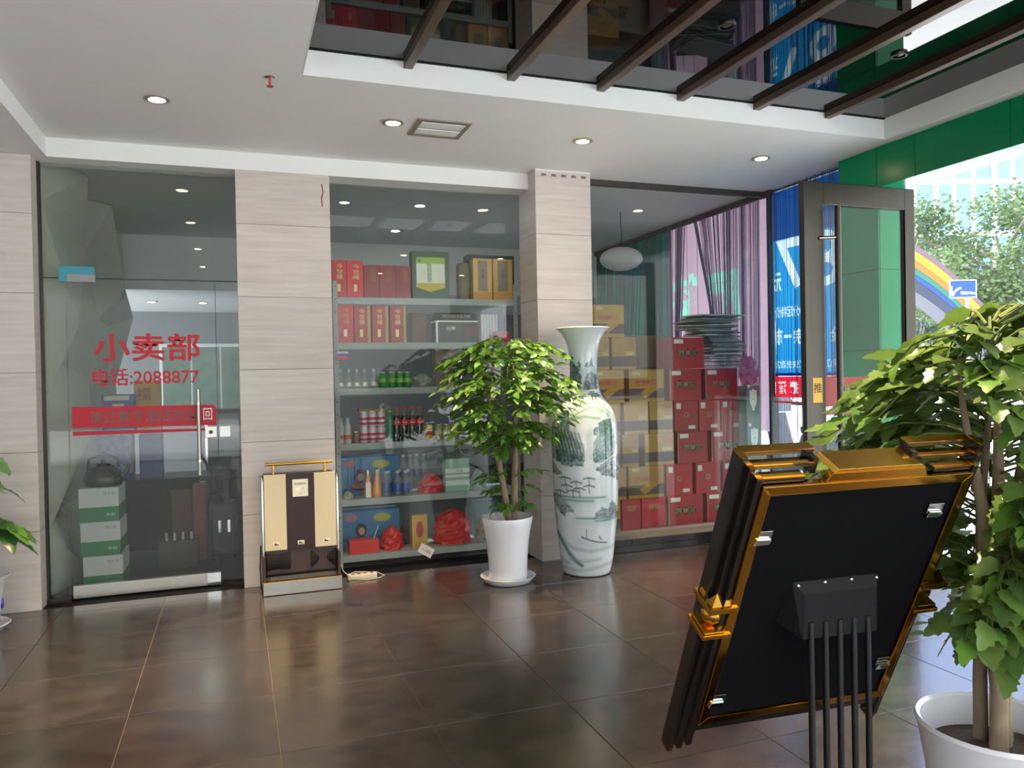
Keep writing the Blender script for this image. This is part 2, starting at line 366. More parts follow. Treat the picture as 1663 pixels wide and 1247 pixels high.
# faceted grey-green relief wall on the left of the shop
mb = MB(); rnd = random.Random(3); ny, nz = 5, 6; g = {}
for i in range(ny+1):
    for j in range(nz+1):
        y = 5.95+(9.15-5.95)*i/ny; z = 3.04*j/nz
        e = 0 if i in (0,) else 1
        g[i, j] = V((-1.2+(rnd.uniform(-.02, .20)*e if (i+j) % 2 else rnd.uniform(-.07, .02)), y+(rnd.uniform(-.2, .2) if 0 < i < ny else 0), z+(rnd.uniform(-.16, .16) if 0 < j < nz else 0)))
wl = sempty('wall_left_shop', (-1.4, 5.95, 0))
part('wall_backing', bx(-1.5, -1.3, 5.95, 9.15, 0, ZC), GW, wl)
FAC = M('facet_panel', '#b5b8a8', .6, var=.06, scale=6)
for i in range(ny):
    for j in range(nz):
        q = [g[i, j], g[i+1, j], g[i+1, j+1], g[i, j+1]]
        for tri in (((0, 1, 2), (0, 2, 3)) if (i+j) % 2 else ((0, 1, 3), (1, 2, 3))):
            p = [q[k] for k in tri]
            part('facet_panel', MB().add(p+[v+V((-.03, 0, 0)) for v in p], [(0, 1, 2), (5, 4, 3), (0, 3, 4, 1), (1, 4, 5, 2), (2, 5, 3, 0)]), FAC, wl)
struct('wall_left', bx(-4.35, -4.2, -4.2, 5.95, -.16, 3.3), WHITE)
struct('wall_left_front', bx(-4.2, -2.3, 5.72, 5.95, 0, ZB), GREYP)
# ---- right side: green clad wall end, lintel and jamb
wr = sempty('wall_right', (4.52, 4.5, 0))
part('wall_core', MB().box(RX+.012, 4.64, 4.342, 4.71, 0, 3.04).box(RX+.012, 4.64, -4.2, 4.342, 2.772, 3.04), DARK, wr)
zs = [0, .42, 1.005, 1.588, 2.172, 2.757, 3.046]
for a, b in zip(zs[:-1], zs[1:]):
    part('green_panel', bx(RX, RX+.012, 4.333 if b < 2.8 else 4.345, 4.71, a+.002, b-.002), GREEN, wr, bevel=.0015)
    if b < 2.8: part('green_panel', bx(RX+.0125, 4.65, 4.33, 4.342, a+.002, b-.002), GREEN, wr, bevel=.0015)
y = 4.343
while y > -4.1:
    y0 = y-(.335 if y > 4.3 else .686)
    part('green_panel', bx(RX, RX+.012, y0+.002, y-.002, 2.76, 3.046), GREEN, wr, bevel=.0015)
    part('soffit_panel', bx(RX+.0125, 4.65, y0+.002, min(y, 4.33)-.002, 2.76, 2.772), GREEN, wr)
    y = y0
part('end_panel', bx(RX+.0125, 4.65, 4.7105, 4.72, 0, 3.046), GREEN, wr)
# ---- right window: glass with posters stuck on its street side
w4 = sempty('window_4', (WX, 5.2, 0))
for a, b in ((4.722, 5.695), (5.745, 7.4), (7.44, 9.15)): part('glass_pane', bx(WX, WX+.008, a, b, .06, ZC-.01), PANE, w4)
FRD = M('dark_window_frame', '#3c423f', .45, .3)
for a, b in ((5.695, 5.732), (7.40, 7.44)): part('frame_post', bx(WX-.03, WX+.04, a, b, 0, ZC-.002), FRD, w4)
part('frame_sill', bx(WX-.03, WX+.04, 4.722, 9.15, 0, .06), FRD, w4)
part('frame_head', bx(WX-.02, WX+.03, 4.722, 9.15, ZC-.012, ZC-.002), FRD, w4)
struct('wall_right_back', bx(WX, WX+.2, 9.15, 12.2, -.01, 3.3), GW)
struct('wall_right_shade_eave', MB().box(4.66, 4.75, -4.2, 9.3, ZC, 3.3).box(4.75, 5.7, -4.2, 12.2, 3.2, 3.3), GREYP)  # outer slab is an unseen overhang added to shade jamb and posters

# ================================================================== DOORS, STICKERS, POSTERS
d1 = sempty('door_1', (-.585, G1, 0))
part('glass_pane', bx(-1.048, -.122, G1, G1+.010, .03, 2.154), DG, d1)
LSTEEL = M('light_brushed_steel', '#b4aea6', .3, .9, var=.08, scale=40)
part('bottom_rail', bx(-1.048, -.122, G1-.015, G1+.025, .012, .098), LSTEEL, d1, bevel=.003)
part('rail_end_cap', bx(-.21, -.122, G1-.018, G1-.0155, .012, .098), CHROME, d1)
ph = part('patch_hinge', bx(-1.085, -.872, G1-.02, G1-.002, 2.134, 2.238), M('blue_film', '#2f93a3', .35), d1)
part('hinge_cover', bx(-1.035, -.868, G1-.024, G1-.0205, 2.134, 2.185), M('grey_cover', '#8d8b90', .4, .3), ph)
hd = part('pull_handle', MB().cyl((-.243, G1-.055, .80), (-.243, G1-.055, 1.40), .0125, n=14), LSTEEL, d1, smooth=True)
for z in (.90, 1.30):
    part('handle_standoff', MB().cyl((-.243, G1-.06, z), (-.243, G1+.02, z), .011), CHROME, hd, smooth=True)
    part('handle_collar', MB().cyl((-.243, G1-.055, z-.008), (-.243, G1-.055, z+.008), .0165, n=14), CHROME, hd, smooth=True)
for x0, x1 in ((-.205, -.128), (-.110, -.035)):
    lk = part('lock_plate', bx(x0, x1, G1-.018, G1-.001, 1.055, 1.135), M('satin_steel', '#c9c6c0', .35, .9), d1, bevel=.003)
    if x0 < -.2: part('lock_cylinder', MB().cyl((-.166, G1-.024, 1.095), (-.166, G1-.0185, 1.095), .014), M('dark_metal', '#4a3f38', .4, .8), lk, smooth=True)
st = part('red_band', MB().prism([(-1.031, 1.158), (-.128, 1.142), (-.128, 1.27), (-.15, 1.287), (-1.031, 1.298)], G1-.0025, G1-.0012, lambda a, b, d: V((a, d, b))), REDINK, d1)
part('red_stripe', MB().prism([(-1.028, 1.105), (-.2, 1.105), (-.2, 1.122), (-1.028, 1.133)], G1-.0025, G1-.0012, lambda a, b, d: V((a, d, b))), REDINK, d1)
SMOKE = M('sticker_cut_letters', '#6a5a55', .5)
letter('清江数字酒店欢迎', SMOKE, st, (-.585, G1-.0035, 1.222), FX, FZ, w=.68, h=.085, bold=.01)
letter('回', PAPERW, st, (-.185, G1-.0035, 1.222), FX, FZ, w=.06, h=.085, bold=.01)
letter('小卖部', REDINK, d1, (-.559, G1-.002, 1.697), FX, FZ, w=.67, h=.195, bold=.02)
letter('电话:2088877', REDINK, d1, (-.57, G1-.002, 1.493), FX, FZ, w=.67, h=.118, bold=.012)
# open steel framed door leaf by the street opening
d2 = sempty('door_2', (3.9, 4.02, 0)); LY0, LY1 = 4.0, 4.045
LX0, LX1, LZ = 3.445, 4.372, 2.665
part('door_stile', bx(LX0, LX0+.155, LY0, LY1, .012, LZ), STEEL, d2, bevel=.004)
part('door_stile', bx(LX1-.085, LX1, LY0, LY1, .012, LZ), STEEL, d2, bevel=.004)
part('door_rail', bx(LX0+.156, LX1-.086, LY0, LY1, LZ-.145, LZ), STEEL, d2, bevel=.004)
part('door_rail', bx(LX0+.156, LX1-.086, LY0, LY1, .012, .20), STEEL, d2, bevel=.004)
part('glass_pane', bx(LX0+.150, LX1-.080, 4.019, 4.027, .195, LZ-.14), glass('leaf_pane', ior=1.3), d2)
part('rubber_gasket', bx(LX1-.096, LX1-.0865, 4.012, 4.034, .2, LZ-.146), DARK, d2)
hd = part('pull_handle', MB().cyl((LX0+.215, LY0-.06, .5), (LX0+.215, LY0-.06, 2.50), .019, n=16), STEEL, d2, smooth=True)
for z in (.75, 2.3): part('handle_standoff', MB().cyl((LX0+.215, LY0-.06, z), (LX0+.12, LY0+.0, z), .012), CHROME, hd, smooth=True)
pn = part('push_notice', bx(LX0+.05, LX0+.125, LY0-.002, LY0-.0003, 1.24, 1.40), M('brass_yellow', '#c79a2b', .35, .2), d2)
letter('推', M('notice_ink', '#4a3a16', .6), pn, (LX0+.0875, LY0-.003, 1.335), FX, FZ, h=.065, bold=.01)
bd = part('red_band', bx(LX0+.156, LX1-.096, 4.0275, 4.0285, 1.21, 1.40), translucent('red_film', '#d0142f', .45), d2)
part('red_stripe', bx(LX0+.156, LX1-.096, 4.0275, 4.0285, 1.155, 1.178), MATS['red_film'], d2)
DKINK = M('dim_cut_letters', '#3f6a5c', .5)
letter('清江', DKINK, bd, (3.88, 4.0178, 1.305), (-1, 0, 0), FZ, w=.32, h=.115, bold=.012)
letter('◧回', M('pale_ink', '#c4a79c', .5), bd, (4.12, 4.0178, 1.305), (-1, 0, 0), FZ, w=.12, h=.10)

from mathutils.geometry import delaunay_2d_cdt
def cut_sheet(name, mat, parent, X, rect, words, ink, ink_name='lettering'):
    # a poster sheet in the plane x=X with its letters cut out and filled by the ink material; words: (text, y0, z0, y1, z1, bold)
    y0, y1, z0, z1 = rect; vs = [V((y0, z0)), V((y1, z0)), V((y1, z1)), V((y0, z1))]; es = [(0, 1), (1, 2), (2, 3), (3, 0)]; off = org(parent); tris = []
    wid = []
    for wi, (tx, a0, b0, a1, b1, bold) in enumerate(words):
        a0 = max(a0, y0+.006); a1 = min(a1, y1-.006); b0 = max(b0, z0+.006); b1 = min(b1, z1-.006)
        g, gf, dim = glyphs(tx, bold); k = len(vs)
        for p in g: vs.append(V(((a0+a1)/2+p[0]*(a1-a0)/dim[0], (b0+b1)/2+p[1]*(b1-b0)/dim[1])))
        cnt = {}
        for f in gf:
            for u in range(len(f)):
                e = tuple(sorted((f[u], f[(u+1) % len(f)]))); cnt[e] = cnt.get(e, 0)+1
            for u in range(1, len(f)-1): tris.append([vs[f[0]+k], vs[f[u]+k], vs[f[u+1]+k]]); wid.append(wi)
        es += [(a+k, b+k) for (a, b), n in cnt.items() if n == 1]
    ov, oe, of, *_ = delaunay_2d_cdt(vs, es, [], 0, 1e-6)
    T3 = np.array([[tuple(p) for p in t] for t in tris]); A, Bq, Cq = T3[:, 0], T3[:, 1], T3[:, 2]
    def is_ink(f):
        q = np.mean([tuple(ov[i]) for i in f], axis=0); cr = lambda u, v: (v[:, 0]-u[:, 0])*(q[1]-u[:, 1])-(v[:, 1]-u[:, 1])*(q[0]-u[:, 0])
        a, b, c = cr(A, Bq), cr(Bq, Cq), cr(Cq, A); h_ = np.nonzero(((a >= 0) & (b >= 0) & (c >= 0)) | ((a <= 0) & (b <= 0) & (c <= 0)))[0]; return wid[h_[0]] if len(h_) else -1
    flags = [is_ink(f) for f in of]
    for nm, m, want in [(name, mat, -1)]+[(ink_name, ink, k) for k in range(len(words))]:
        sel = [f for f, q in zip(of, flags) if q == want]
        if not sel: continue
        used = sorted({i for f in sel for i in f}); mp = {i: n for n, i in enumerate(used)}
        me = bpy.data.meshes.new(nm); me.from_pydata([tuple(V((X, ov[i].x, ov[i].y))-off) for i in used], [], [tuple(mp[i] for i in f) for f in sel]); me.materials.append(m)
        link(bpy.data.objects.new(nm, me), parent)
# posters on the street side of window 4 (writing reads from the street, so it is reversed in here)
def wpx(x0, y0, x1, y1, X): 
    a = on(x0, y0, 0, X); b = on(x1, y1, 0, X); c = (a+b)/2
    return c, abs(a.y-b.y), abs(a.z-b.z)
BLUE = translucent('blue_poster', '#1c8fd0', .42, var=.1); BINK = translucent('pale_poster_ink', '#cfe9f0', .45)
XP = WX+.0095
bp = thing('blue_price_poster', 'bright blue backlit poster with huge pale digits on the street window', 'poster', (XP, 5.14, 1.43))
def wbox(ch, x0, y0, x1, y1, bold=.03):
    c, w, h = wpx(x0, y0, x1, y1, XP); return (ch, c.y-w/2, c.z-h/2, c.y+w/2, c.z+h/2, bold)
words = [wbox('7', 1260, 366, 1306, 466, .015), wbox('8', 1318, 352, 1366, 460, .015), wbox('元', 1249, 446, 1269, 473), wbox('市', 1254, 534, 1271, 560), wbox('一', 1273, 544, 1286, 548), wbox('宗', 1289, 534, 1306, 558),
         wbox('能', 1320, 533, 1342, 557), wbox('全', 1348, 530, 1365, 553), wbox('100分起特价', 1254, 500, 1312, 511, .01), wbox('预订热线 清江快捷酒店', 1257, 586, 1364, 596, .0), wbox(')', 1247, 512, 1262, 576, .0)]
cut_sheet('poster_sheet', BLUE, bp, XP, (4.725, 5.69, 1.43, 2.60), words, BINK)
part('poster_head', bx(XP, XP+.001, 4.725, 5.69, 2.601, 3.035), BLUE, bp)
part('poster_foot', bx(XP, XP+.001, 4.725, 5.69, 1.402, 1.43), translucent('violet_strip', '#2d2aa8', .6), bp)
rb = thing('red_name_banner', 'red hotel name strip with white reversed letters along the street window', 'banner', (XP, 5.14, 1.16))
WINK = translucent('white_poster_ink', '#ffffff', .7)
cut_sheet('banner_strip', translucent('red_poster', '#e0122c', .5), rb, XP, (4.725, 5.694, 1.215, 1.40), [wbox(ch, x0, 619, x1, 639, .02) for ch, x0, x1 in (('店', 1245, 1259), ('酒', 1264, 1277), ('捷', 1283, 1297), ('快', 1301, 1316), ('江', 1340, 1352))], WINK)
part('banner_stripe', bx(XP, XP+.001, 4.725, 5.694, 1.165, 1.182), MATS['red_poster'], rb)
# pink and teal posters inside the shop
pk = thing('pink_notice_poster', 'pale pink poster with mint reversed characters on the shop window', 'poster', (XP, 6.6, .9))
MINT = translucent('mint_ink', '#9fe6cf', .42)
cut_sheet('poster_sheet', translucent('pink_poster', '#c9a9bd', .38, var=.04), pk, XP, (5.76, 7.395, .9, 3.03), [wbox('特', 1091, 452, 1136, 530, .06), wbox('厅', 1150, 446, 1206, 520, .06)], MINT)
tl = thing('teal_window_poster', 'dark teal poster sheet on the far end of the shop window', 'poster', (XP, 8.3, .5))
part('poster_sheet', bx(XP, XP+.001, 7.445, 9.14, .5, 3.03), translucent('teal_poster', '#2d8d88', .55, var=.15, scale=3), tl)
# string curtains (uncountable strands: stuff)
def strands(name, lines, r, mat, label, base):
    mb = MB()
    for p0, p1 in lines:
        p0 = V(p0); p1 = V(p1); q = r*random.uniform(.6, 1.4)
        mb.hexa([p1+V((-q, -q, 0)), p1+V((q, -q, 0)), p1+V((q, q, 0)), p1+V((-q, q, 0)), p0+V((-q, -q, 0)), p0+V((q, -q, 0)), p0+V((q, q, 0)), p0+V((-q, q, 0))])
    o = solo(name, mb, mat, label, 'curtain', base); o['kind'] = 'stuff'; return o
CX = WX-.06
L_ = []
for k in range(95):
    y = random.uniform(4.74, 5.69); L_.append(((CX+random.uniform(-.015, .015), y, 3.045), (CX+random.uniform(-.015, .015), y+random.uniform(-.008, .008), .03)))
strands('string_curtain', L_, .0011, M('blue_black_thread', '#3b5a88', .6, var=.5, scale=60), 'blue black string curtain hanging before the blue poster', (CX, 5.16, .03))
L_ = []
for k in range(120):
    y = random.uniform(5.79, 6.75); pull = max(0, (y-6.25)/.5)
    L_.append(((CX, y, 3.04), (CX-.02, y-pull*.33*random.uniform(.8, 1.05) if y > 6.25 else y, 1.35 if y > 6.25 else .4)))
for k in range(26): L_.append(((CX, 6.83+random.uniform(-.03, .03), 3.04), (CX-.02, 6.33+random.uniform(-.03, .03), 1.35)))
for k in range(70):
    y = random.uniform(7.0, 7.38); L_.append(((CX, y, 3.04), (CX-.02, 7.30+(y-7.3)*.35, .6)))
for y in (6.98, 6.79): L_.append(((CX, y+.0, 3.04), (CX, y, .6)))
strands('string_curtain', L_, .0016, M('mauve_thread', '#7a6684', .6, var=.4, scale=50), 'mauve string curtain drawn apart over the pink poster', (CX, 6.6, .4))
L_ = []
for k in range(120):
    y = random.uniform(7.48, 9.1); L_.append(((CX, y, 3.04), (CX-.02, y+(.25 if 7.9 < y < 8.5 else 0), .4)))
strands('string_curtain', L_, .004, M('teal_thread', '#3f6562', .6, var=.4, scale=50), 'dark teal string curtain at the far end of the shop window', (CX, 8.3, .4))
hdm = M('curtain_header', '#4a3436', .8)
ht = solo('curtain_rail', bx(CX-.02, CX+.02, 5.62, 9.14, 3.0, 3.049), hdm, 'dark maroon curtain rail along the shop window head', 'curtain rail', (CX, 7.4, 3.0))

# ================================================================== CEILING FITTINGS
WARM, COOL = (1, .76, .46), (.80, 1, .92)
def downlight(x, y, z, label, group, power, colr, lit=40, r=.056, off=''):
    t = thing('ceiling_downlight', label, 'downlight', (x, y, z), group)
    part('trim_ring', MB().lathe([(r*.78, -.001), (r*1.18, -.001), (r*1.22, -.008), (r*.8, -.010)], 20, (x, y, z), cap=False), M('lamp_ring', '#b9b2a8', .3, .7), t, smooth=True)
    lm = bpy.data.materials.get('lit_'+str(lit)+str(colr[0]))
    if not lm:
        lm = M('lit_'+str(lit)+str(colr[0]), colr, .5, var=.02, emit=lit)
    part('lamp_lens'+off, MB().lathe([(r*.8, -.002), (r*.79, -.009), (r*.5, -.013), (.002, -.015)], 18, (x, y, z)), lm, t, smooth=True)
    if power:
        ld = bpy.data.lights.new('downlight_beam'+off, 'SPOT'); ld.energy = power; ld.color = colr; ld.spot_size = math.radians(56); ld.spot_blend = .95; ld.shadow_soft_size = .04
        lo = bpy.data.objects.new('downlight_beam'+off, ld); lo.location = (0, 0, -.03); link(lo, t)
    return t
LOBBY = [(-.378, 4.761, 'before the lettered glass door'), (.964, 4.781, 'beside the louvred air vent'), (2.272, 4.792, 'above the tall painted vase'), (3.748, 4.802, 'by the green wall corner')]
for x, y, w in LOBBY: downlight(x, y, ZC, 'lit round warm downlight in the lobby ceiling '+w, 'lobby downlights', 215, WARM)
for x, y in ((-.38, 3.38), (-.38, 1.75), (-.38, .23), (2.1, 1.95), (3.42, 1.95), (2.1, .18), (3.38, .2)):
    downlight(x, y, ZC, 'lit round warm downlight in the lobby ceiling further from the shop', 'lobby downlights', 215, WARM, off='_offscreen')
for x, y in ((1.65, 7.01), (1.67, 8.27)): downlight(x, y, ZC, 'cool white downlight in the shop ceiling above the shelving', 'shop downlights', 130, COOL)
for x, y in ((-.95, 10.5), (-.36, 10.54)): downlight(x, y, 2.46, 'cool white downlight in the lowered ceiling at the back of the shop', 'shop downlights', 50, COOL)
for x, y in ((2.358, 3.272), (3.5, 3.29)):
    t = thing('roof_spotlight', 'unlit steel ringed spotlight set under the dark glass roof', 'spotlight', (x, y, SZ), 'spotlights in the glass roof')
    part('outer_ring', MB().lathe([(.030, 0), (.045, 0), (.043, -.012), (.032, -.012)], 18, (x, y, SZ), cap=False), STEEL, t, smooth=True)
    part('lamp_face', MB().lathe([(.030, -.002), (.018, -.008), (.006, -.010)], 16, (x, y, SZ)), M('dim_lens', '#4c4a46', .3, .4), t, smooth=True)
# louvred vent
vx0, vx1, vy0, vy1 = 1.10, 1.445, 4.66, 4.99
vt = thing('ceiling_vent', 'square louvred air vent with brownish frame in the white ceiling', 'air vent', ((vx0+vx1)/2, (vy0+vy1)/2, ZC))
VF = M('vent_frame', '#8d8378', .5)
for a in ((vx0, vx1, vy0, vy0+.03), (vx0, vx1, vy1-.03, vy1), (vx0, vx0+.03, vy0+.03, vy1-.03), (vx1-.03, vx1, vy0+.03, vy1-.03)): part('vent_frame', bx(*a, ZC-.008, ZC-.0005), VF, vt)
for k in range(2):
    y = vy0+.042+.128*k
    part('louvre_blade', MB().hexa([(vx0+.032, y, ZC-.012), (vx1-.032, y, ZC-.012), (vx1-.032, y+.115, ZC-.006), (vx0+.032, y+.115, ZC-.006), (vx0+.032, y, ZC-.008), (vx1-.032, y, ZC-.008), (vx1-.032, y+.115, ZC-.0015), (vx0+.032, y+.115, ZC-.0015)]), M('louvre_white', '#f4f6f4', .4), vt)
# sprinkler
sx, sy = .208, 4.256
t = thing('fire_sprinkler', 'small red pendent sprinkler head hanging from the white ceiling', 'sprinkler', (sx, sy, ZC))
part('flange', MB().lathe([(.028, 0), (.028, -.004), (.012, -.010)], 16, (sx, sy, ZC)), CHROME, t, smooth=True)
part('bulb_stem', MB().cyl((sx, sy, ZC-.010), (sx, sy, ZC-.048), .006), M('sprinkler_red', '#b5322c', .4), t, smooth=True)
part('deflector', MB().lathe([(.018, 0), (.018, -.003)], 12, (sx, sy, ZC-.048)), M('sprinkler_red', '#b5322c', .4), t)
# paper lantern in the shop
lx, ly, lz = 3.62, 6.8, 2.585
t = thing('paper_lantern', 'white oval paper lantern hanging on a cord in the shop', 'lantern', (lx, ly, lz))
mb = MB(); prof = [(.03, -.115)]
for k in range(1, 24):
    a = -PI/2+PI*k/24; prof.append((.21*math.cos(a)+(.002 if k % 2 else -.001), .115*math.sin(a)))
prof.append((.03, .115))
part('lantern_shade', mb.lathe(prof, 32, (lx, ly, lz)), translucent('lantern_paper', '#e8ebe8', .35), t, smooth=True)
part('cord', MB().tube([(lx, ly, lz+.11), (lx+.012, ly, lz+.25), (lx, ly, lz+.35), (lx, ly, ZC)], .004, 6), DARK, t)

# ================================================================== TALL PAINTED VASE
def paint_vase():
    cx, cy = 2.41, 5.14; pm = 221.0; x0 = 960.0
    prof = [(.160, 0), (.170, .006), (.178, .03), (.186, .07), (.196, .12), (.212, .27), (.230, .434), (.238, .60), (.242, .756), (.244, .9), (.243, 1.03), (.237, 1.10), (.226, 1.15), (.204, 1.204), (.172, 1.245), (.138, 1.285), (.118, 1.33), (.106, 1.39), (.101, 1.47), (.102, 1.55), (.108, 1.62), (.121, 1.68), (.143, 1.73), (.170, 1.765), (.190, 1.785), (.196, 1.79)]
    zs = np.array([p[1] for p in prof]); rs = np.array([p[0] for p in prof])
    nz, nt = 340, 300
    Z = np.linspace(0, 1.79, nz); Rr = np.interp(Z, zs, rs)
    k = np.ones(9)/9; Rs = np.convolve(np.pad(Rr, 4, mode='edge'), k, 'valid'); Rr = np.where((Z > .03) & (Z < 1.77), Rs, Rr)
    ang0 = math.atan2(-cy, -cx)                                    # the side with the waterfall faces the lobby
    th = np.linspace(0, 2*PI, nt, endpoint=False)
    TT, ZZ = np.meshgrid(th, Z); RR = np.repeat(Rr[:, None], nt, 1)
    # painting coordinates: across the vase and up it
    wrap = (TT+PI) % (2*PI)-PI
    fold = np.where(np.abs(wrap) > PI/2, np.sign(wrap)*(PI-np.abs(wrap)), wrap)
    PX = x0+pm*RR*np.sin(fold); PY = 927-pm*ZZ
    rng = np.random.default_rng(5)
    def noise(s, seed):
        r = np.random.default_rng(seed); a = r.random((40, 60)); yy = (PY/s) % 39; xx = (PX/s) % 59
        i = yy.astype(int); j = xx.astype(int); fy = yy-i; fx = xx-j; i2 = (i+1) % 40; j2 = (j+1) % 60
        return (a[i, j]*(1-fy)+a[i2, j]*fy)*(1-fx)+(a[i, j2]*(1-fy)+a[i2, j2]*fy)*fx
    n1, n2, n3 = noise(3, 1), noise(7, 2), noise(1.6, 3)
    C = np.empty(PX.shape+(3,)); C[:] = (.62, .67, .69)
    def blend(mask, col):
        m = np.clip(mask, 0, 1)[..., None]; C[:] = C*(1-m)+np.array(col)*m
    def inside(poly):
        w = np.zeros(PX.shape, bool); n = len(poly)
        for a in range(n):
            x1, y1 = poly[a]; x2, y2 = poly[(a+1) % n]
            c = ((y1 > PYn) != (y2 > PYn)); w ^= c & (PXn < (x2-x1)*(PYn-y1)/(y2-y1+1e-9)+x1)
        return w
    PXn = PX+(n1-.5)*5; PYn = PY+(n2-.5)*6
    def seg(pts, w):
        d = np.full(PX.shape, 1e9)
        for (x1, y1), (x2, y2) in zip(pts[:-1], pts[1:]):
            vx, vy = x2-x1, y2-y1; t = np.clip(((PX-x1)*vx+(PY-y1)*vy)/(vx*vx+vy*vy+1e-9), 0, 1)
            d = np.minimum(d, np.hypot(PX-x1-t*vx, PY-y1-t*vy))
        return np.clip(1.3-d/(w*1.35), 0, 1)
    ink, tea, grn, pale = (.035, .075, .075), (.06, .16, .15), (.10, .24, .17), (.38, .50, .48)
    blend(.35*(n2 > .5)*((PY > 590) & (PY < 640)), pale)
    # neck landscape
    blend(.55*inside([(930, 596), (990, 594), (990, 630), (930, 630)]), (.30, .42, .45))
    for p in ([(937, 596), (941, 571), (948, 596)], [(949, 596), (953, 583), (957, 596)], [(968, 594), (972, 577), (977, 594)], [(962, 593), (966, 587), (969, 593)]): blend(.9*inside(p), tea)
    for p in ([(931, 628), (932, 600), (944, 592), (952, 597), (957, 610), (955, 630)], [(958, 630), (962, 612), (970, 604), (981, 605), (982, 630)]): blend((.55+.45*n1)*inside(p), ink)
    # shoulder hills and pines
    for pts in ([(940, 668), (950, 655), (962, 652), (975, 645), (988, 655), (1000, 668)], [(935, 678), (948, 668), (965, 660), (980, 658), (998, 672)], [(925, 690), (940, 676), (960, 672), (985, 676)], [(945, 648), (960, 641), (985, 641)], [(912, 682), (925, 668), (938, 660)]):
        blend(.75*seg(pts, 2.0), (.13, .24, .20)); blend(.35*seg([(x, y+4) for x, y in pts], 6), (.34, .45, .40))
    for x, y in ((958, 642), (972, 638), (978, 641), (953, 645)):
        blend(seg([(x-6, y), (x+6, y-1)], .9), ink); blend(seg([(x, y), (x+2, y+9)], .7), ink); blend(seg([(x-3, y-3), (x+4, y-4)], .8), ink)
    # cliffs either side of the waterfall
    for p in ([(903, 700), (912, 672), (928, 664), (937, 676), (936, 694), (944, 706), (958, 714), (962, 728), (956, 752), (935, 748), (915, 745), (903, 735)], [(968, 716), (974, 697), (984, 682), (996, 678), (1004, 692), (1010, 715), (1006, 735), (992, 742), (975, 744), (968, 735)]):
        blend((.55+.4*n2)*inside(p), grn); blend(.9*np.clip((n1-.4)*4, 0, 1)*inside(p), tea); blend(.8*np.clip((n3-.5)*5, 0, 1)*inside(p), ink)
    for k_ in range(9):
        x = 906+k_*5.5; blend(.75*seg([(x, 690+k_), (x+5, 705+k_), (x+9, 722+k_*.8), (x+11, 740)], 1.0), ink); blend(.4*seg([(x+3, 690+k_), (x+8, 705+k_), (x+12, 722+k_*.8)], 1.2), (.55, .62, .60))
    for x, y, r in ((988, 684, 6), (998, 684, 6), (1003, 694, 5), (980, 692, 5), (1005, 715, 4), (992, 713, 3)): blend(.85*(np.hypot(PXn-x, PYn-y) < r), (.05, .14, .11))
    for k_ in range(6): x = 960+k_*2.2; blend(.9*seg([(x+7, 703), (x+1, 712), (x, 726), (x+.5, 752)], .9), (.78, .82, .82))
    blend(.8*inside([(915, 752), (995, 752), (990, 764), (930, 768)]), (.70, .75, .76))
    for p in ([(902, 735), (912, 748), (924, 762), (912, 765), (902, 755)], [(977, 753), (990, 745), (1012, 735), (1012, 775), (1003, 768), (985, 762)], [(905, 792), (920, 797), (935, 812), (943, 825), (930, 822), (926, 832), (912, 815), (905, 806)], [(968, 832), (978, 820), (984, 813), (993, 820), (1000, 808), (1008, 812), (1012, 832)]):
        blend((.5+.5*n1)*inside(p), ink); blend(.4*np.clip((n3-.5)*4, 0, 1)*inside(p), (.45, .55, .53))
    for x, y in ((928, 768), (945, 774), (965, 768), (930, 780), (950, 784), (965, 780), (920, 790), (940, 788)):
        blend(seg([(x-8, y+1), (x, y-1), (x+9, y+2)], 1.0), (.06, .13, .13)); blend(.8*seg([(x, y), (x+1, y+12)], .7), ink)
    for a in (((918, 798), (990, 799)), ((925, 803), (972, 804)), ((945, 831), (1010, 832)), ((975, 836), (1010, 835))): blend(.85*seg(list(a), 1.5), (.07, .20, .17)); blend(.3*seg([(a[0][0], a[0][1]+5), (a[1][0], a[1][1]+5)], 5), pale)
    blend(seg([(953, 861), (962, 865), (975, 869), (991, 872)], 1.1), ink); blend(.8*seg([(960, 848), (960, 862)], .6), ink); blend(.8*seg([(980, 861), (983, 866)], 1.2), ink); blend(.3*seg([(950, 868), (990, 878)], 5), pale)
    blend(.9*seg([(914, 858), (922, 872), (932, 888), (942, 900), (952, 907)], 2.8-.0*PX), (.06, .14, .13)); blend(.6*seg([(912, 828), (914, 845)], .9), ink)
    for pts in ([(922, 868), (940, 880), (965, 884), (1005, 880)], [(935, 898), (960, 900), (982, 897)], [(925, 914), (955, 915), (1003, 906)], [(920, 900), (930, 905)]): blend(.45*seg(pts, 2.6), (.22, .32, .32))
    blend(1.0*(ZZ < .006), (.25, .20, .17))
    co = np.stack([RR*np.cos(TT+ang0), RR*np.sin(TT+ang0), ZZ], -1).reshape(-1, 3)
    i = np.arange(nz-1)[:, None]*nt; j = np.arange(nt)[None, :]; j2 = (j+1) % nt
    F = np.stack([i+j, i+j2, i+nt+j2, i+nt+j], -1).reshape(-1, 4)
    me = bpy.data.meshes.new('vase_body'); me.from_pydata(co.tolist(), [], F.tolist())
    at = me.color_attributes.new('brush_painting', 'FLOAT_COLOR', 'POINT')
    at.data.foreach_set('color', np.concatenate([C.reshape(-1, 3), np.ones((nz*nt, 1))], 1).astype(np.float32).ravel())
    me.polygons.foreach_set('use_smooth', [True]*len(me.polygons))
    m = bpy.data.materials.new('painted_porcelain'); m.use_nodes = True; N = m.node_tree.nodes; b = N['Principled BSDF']
    a = N.new('ShaderNodeAttribute'); a.attribute_name = 'brush_painting'; nz_ = N.new('ShaderNodeTexNoise'); nz_.inputs['Scale'].default_value = 60
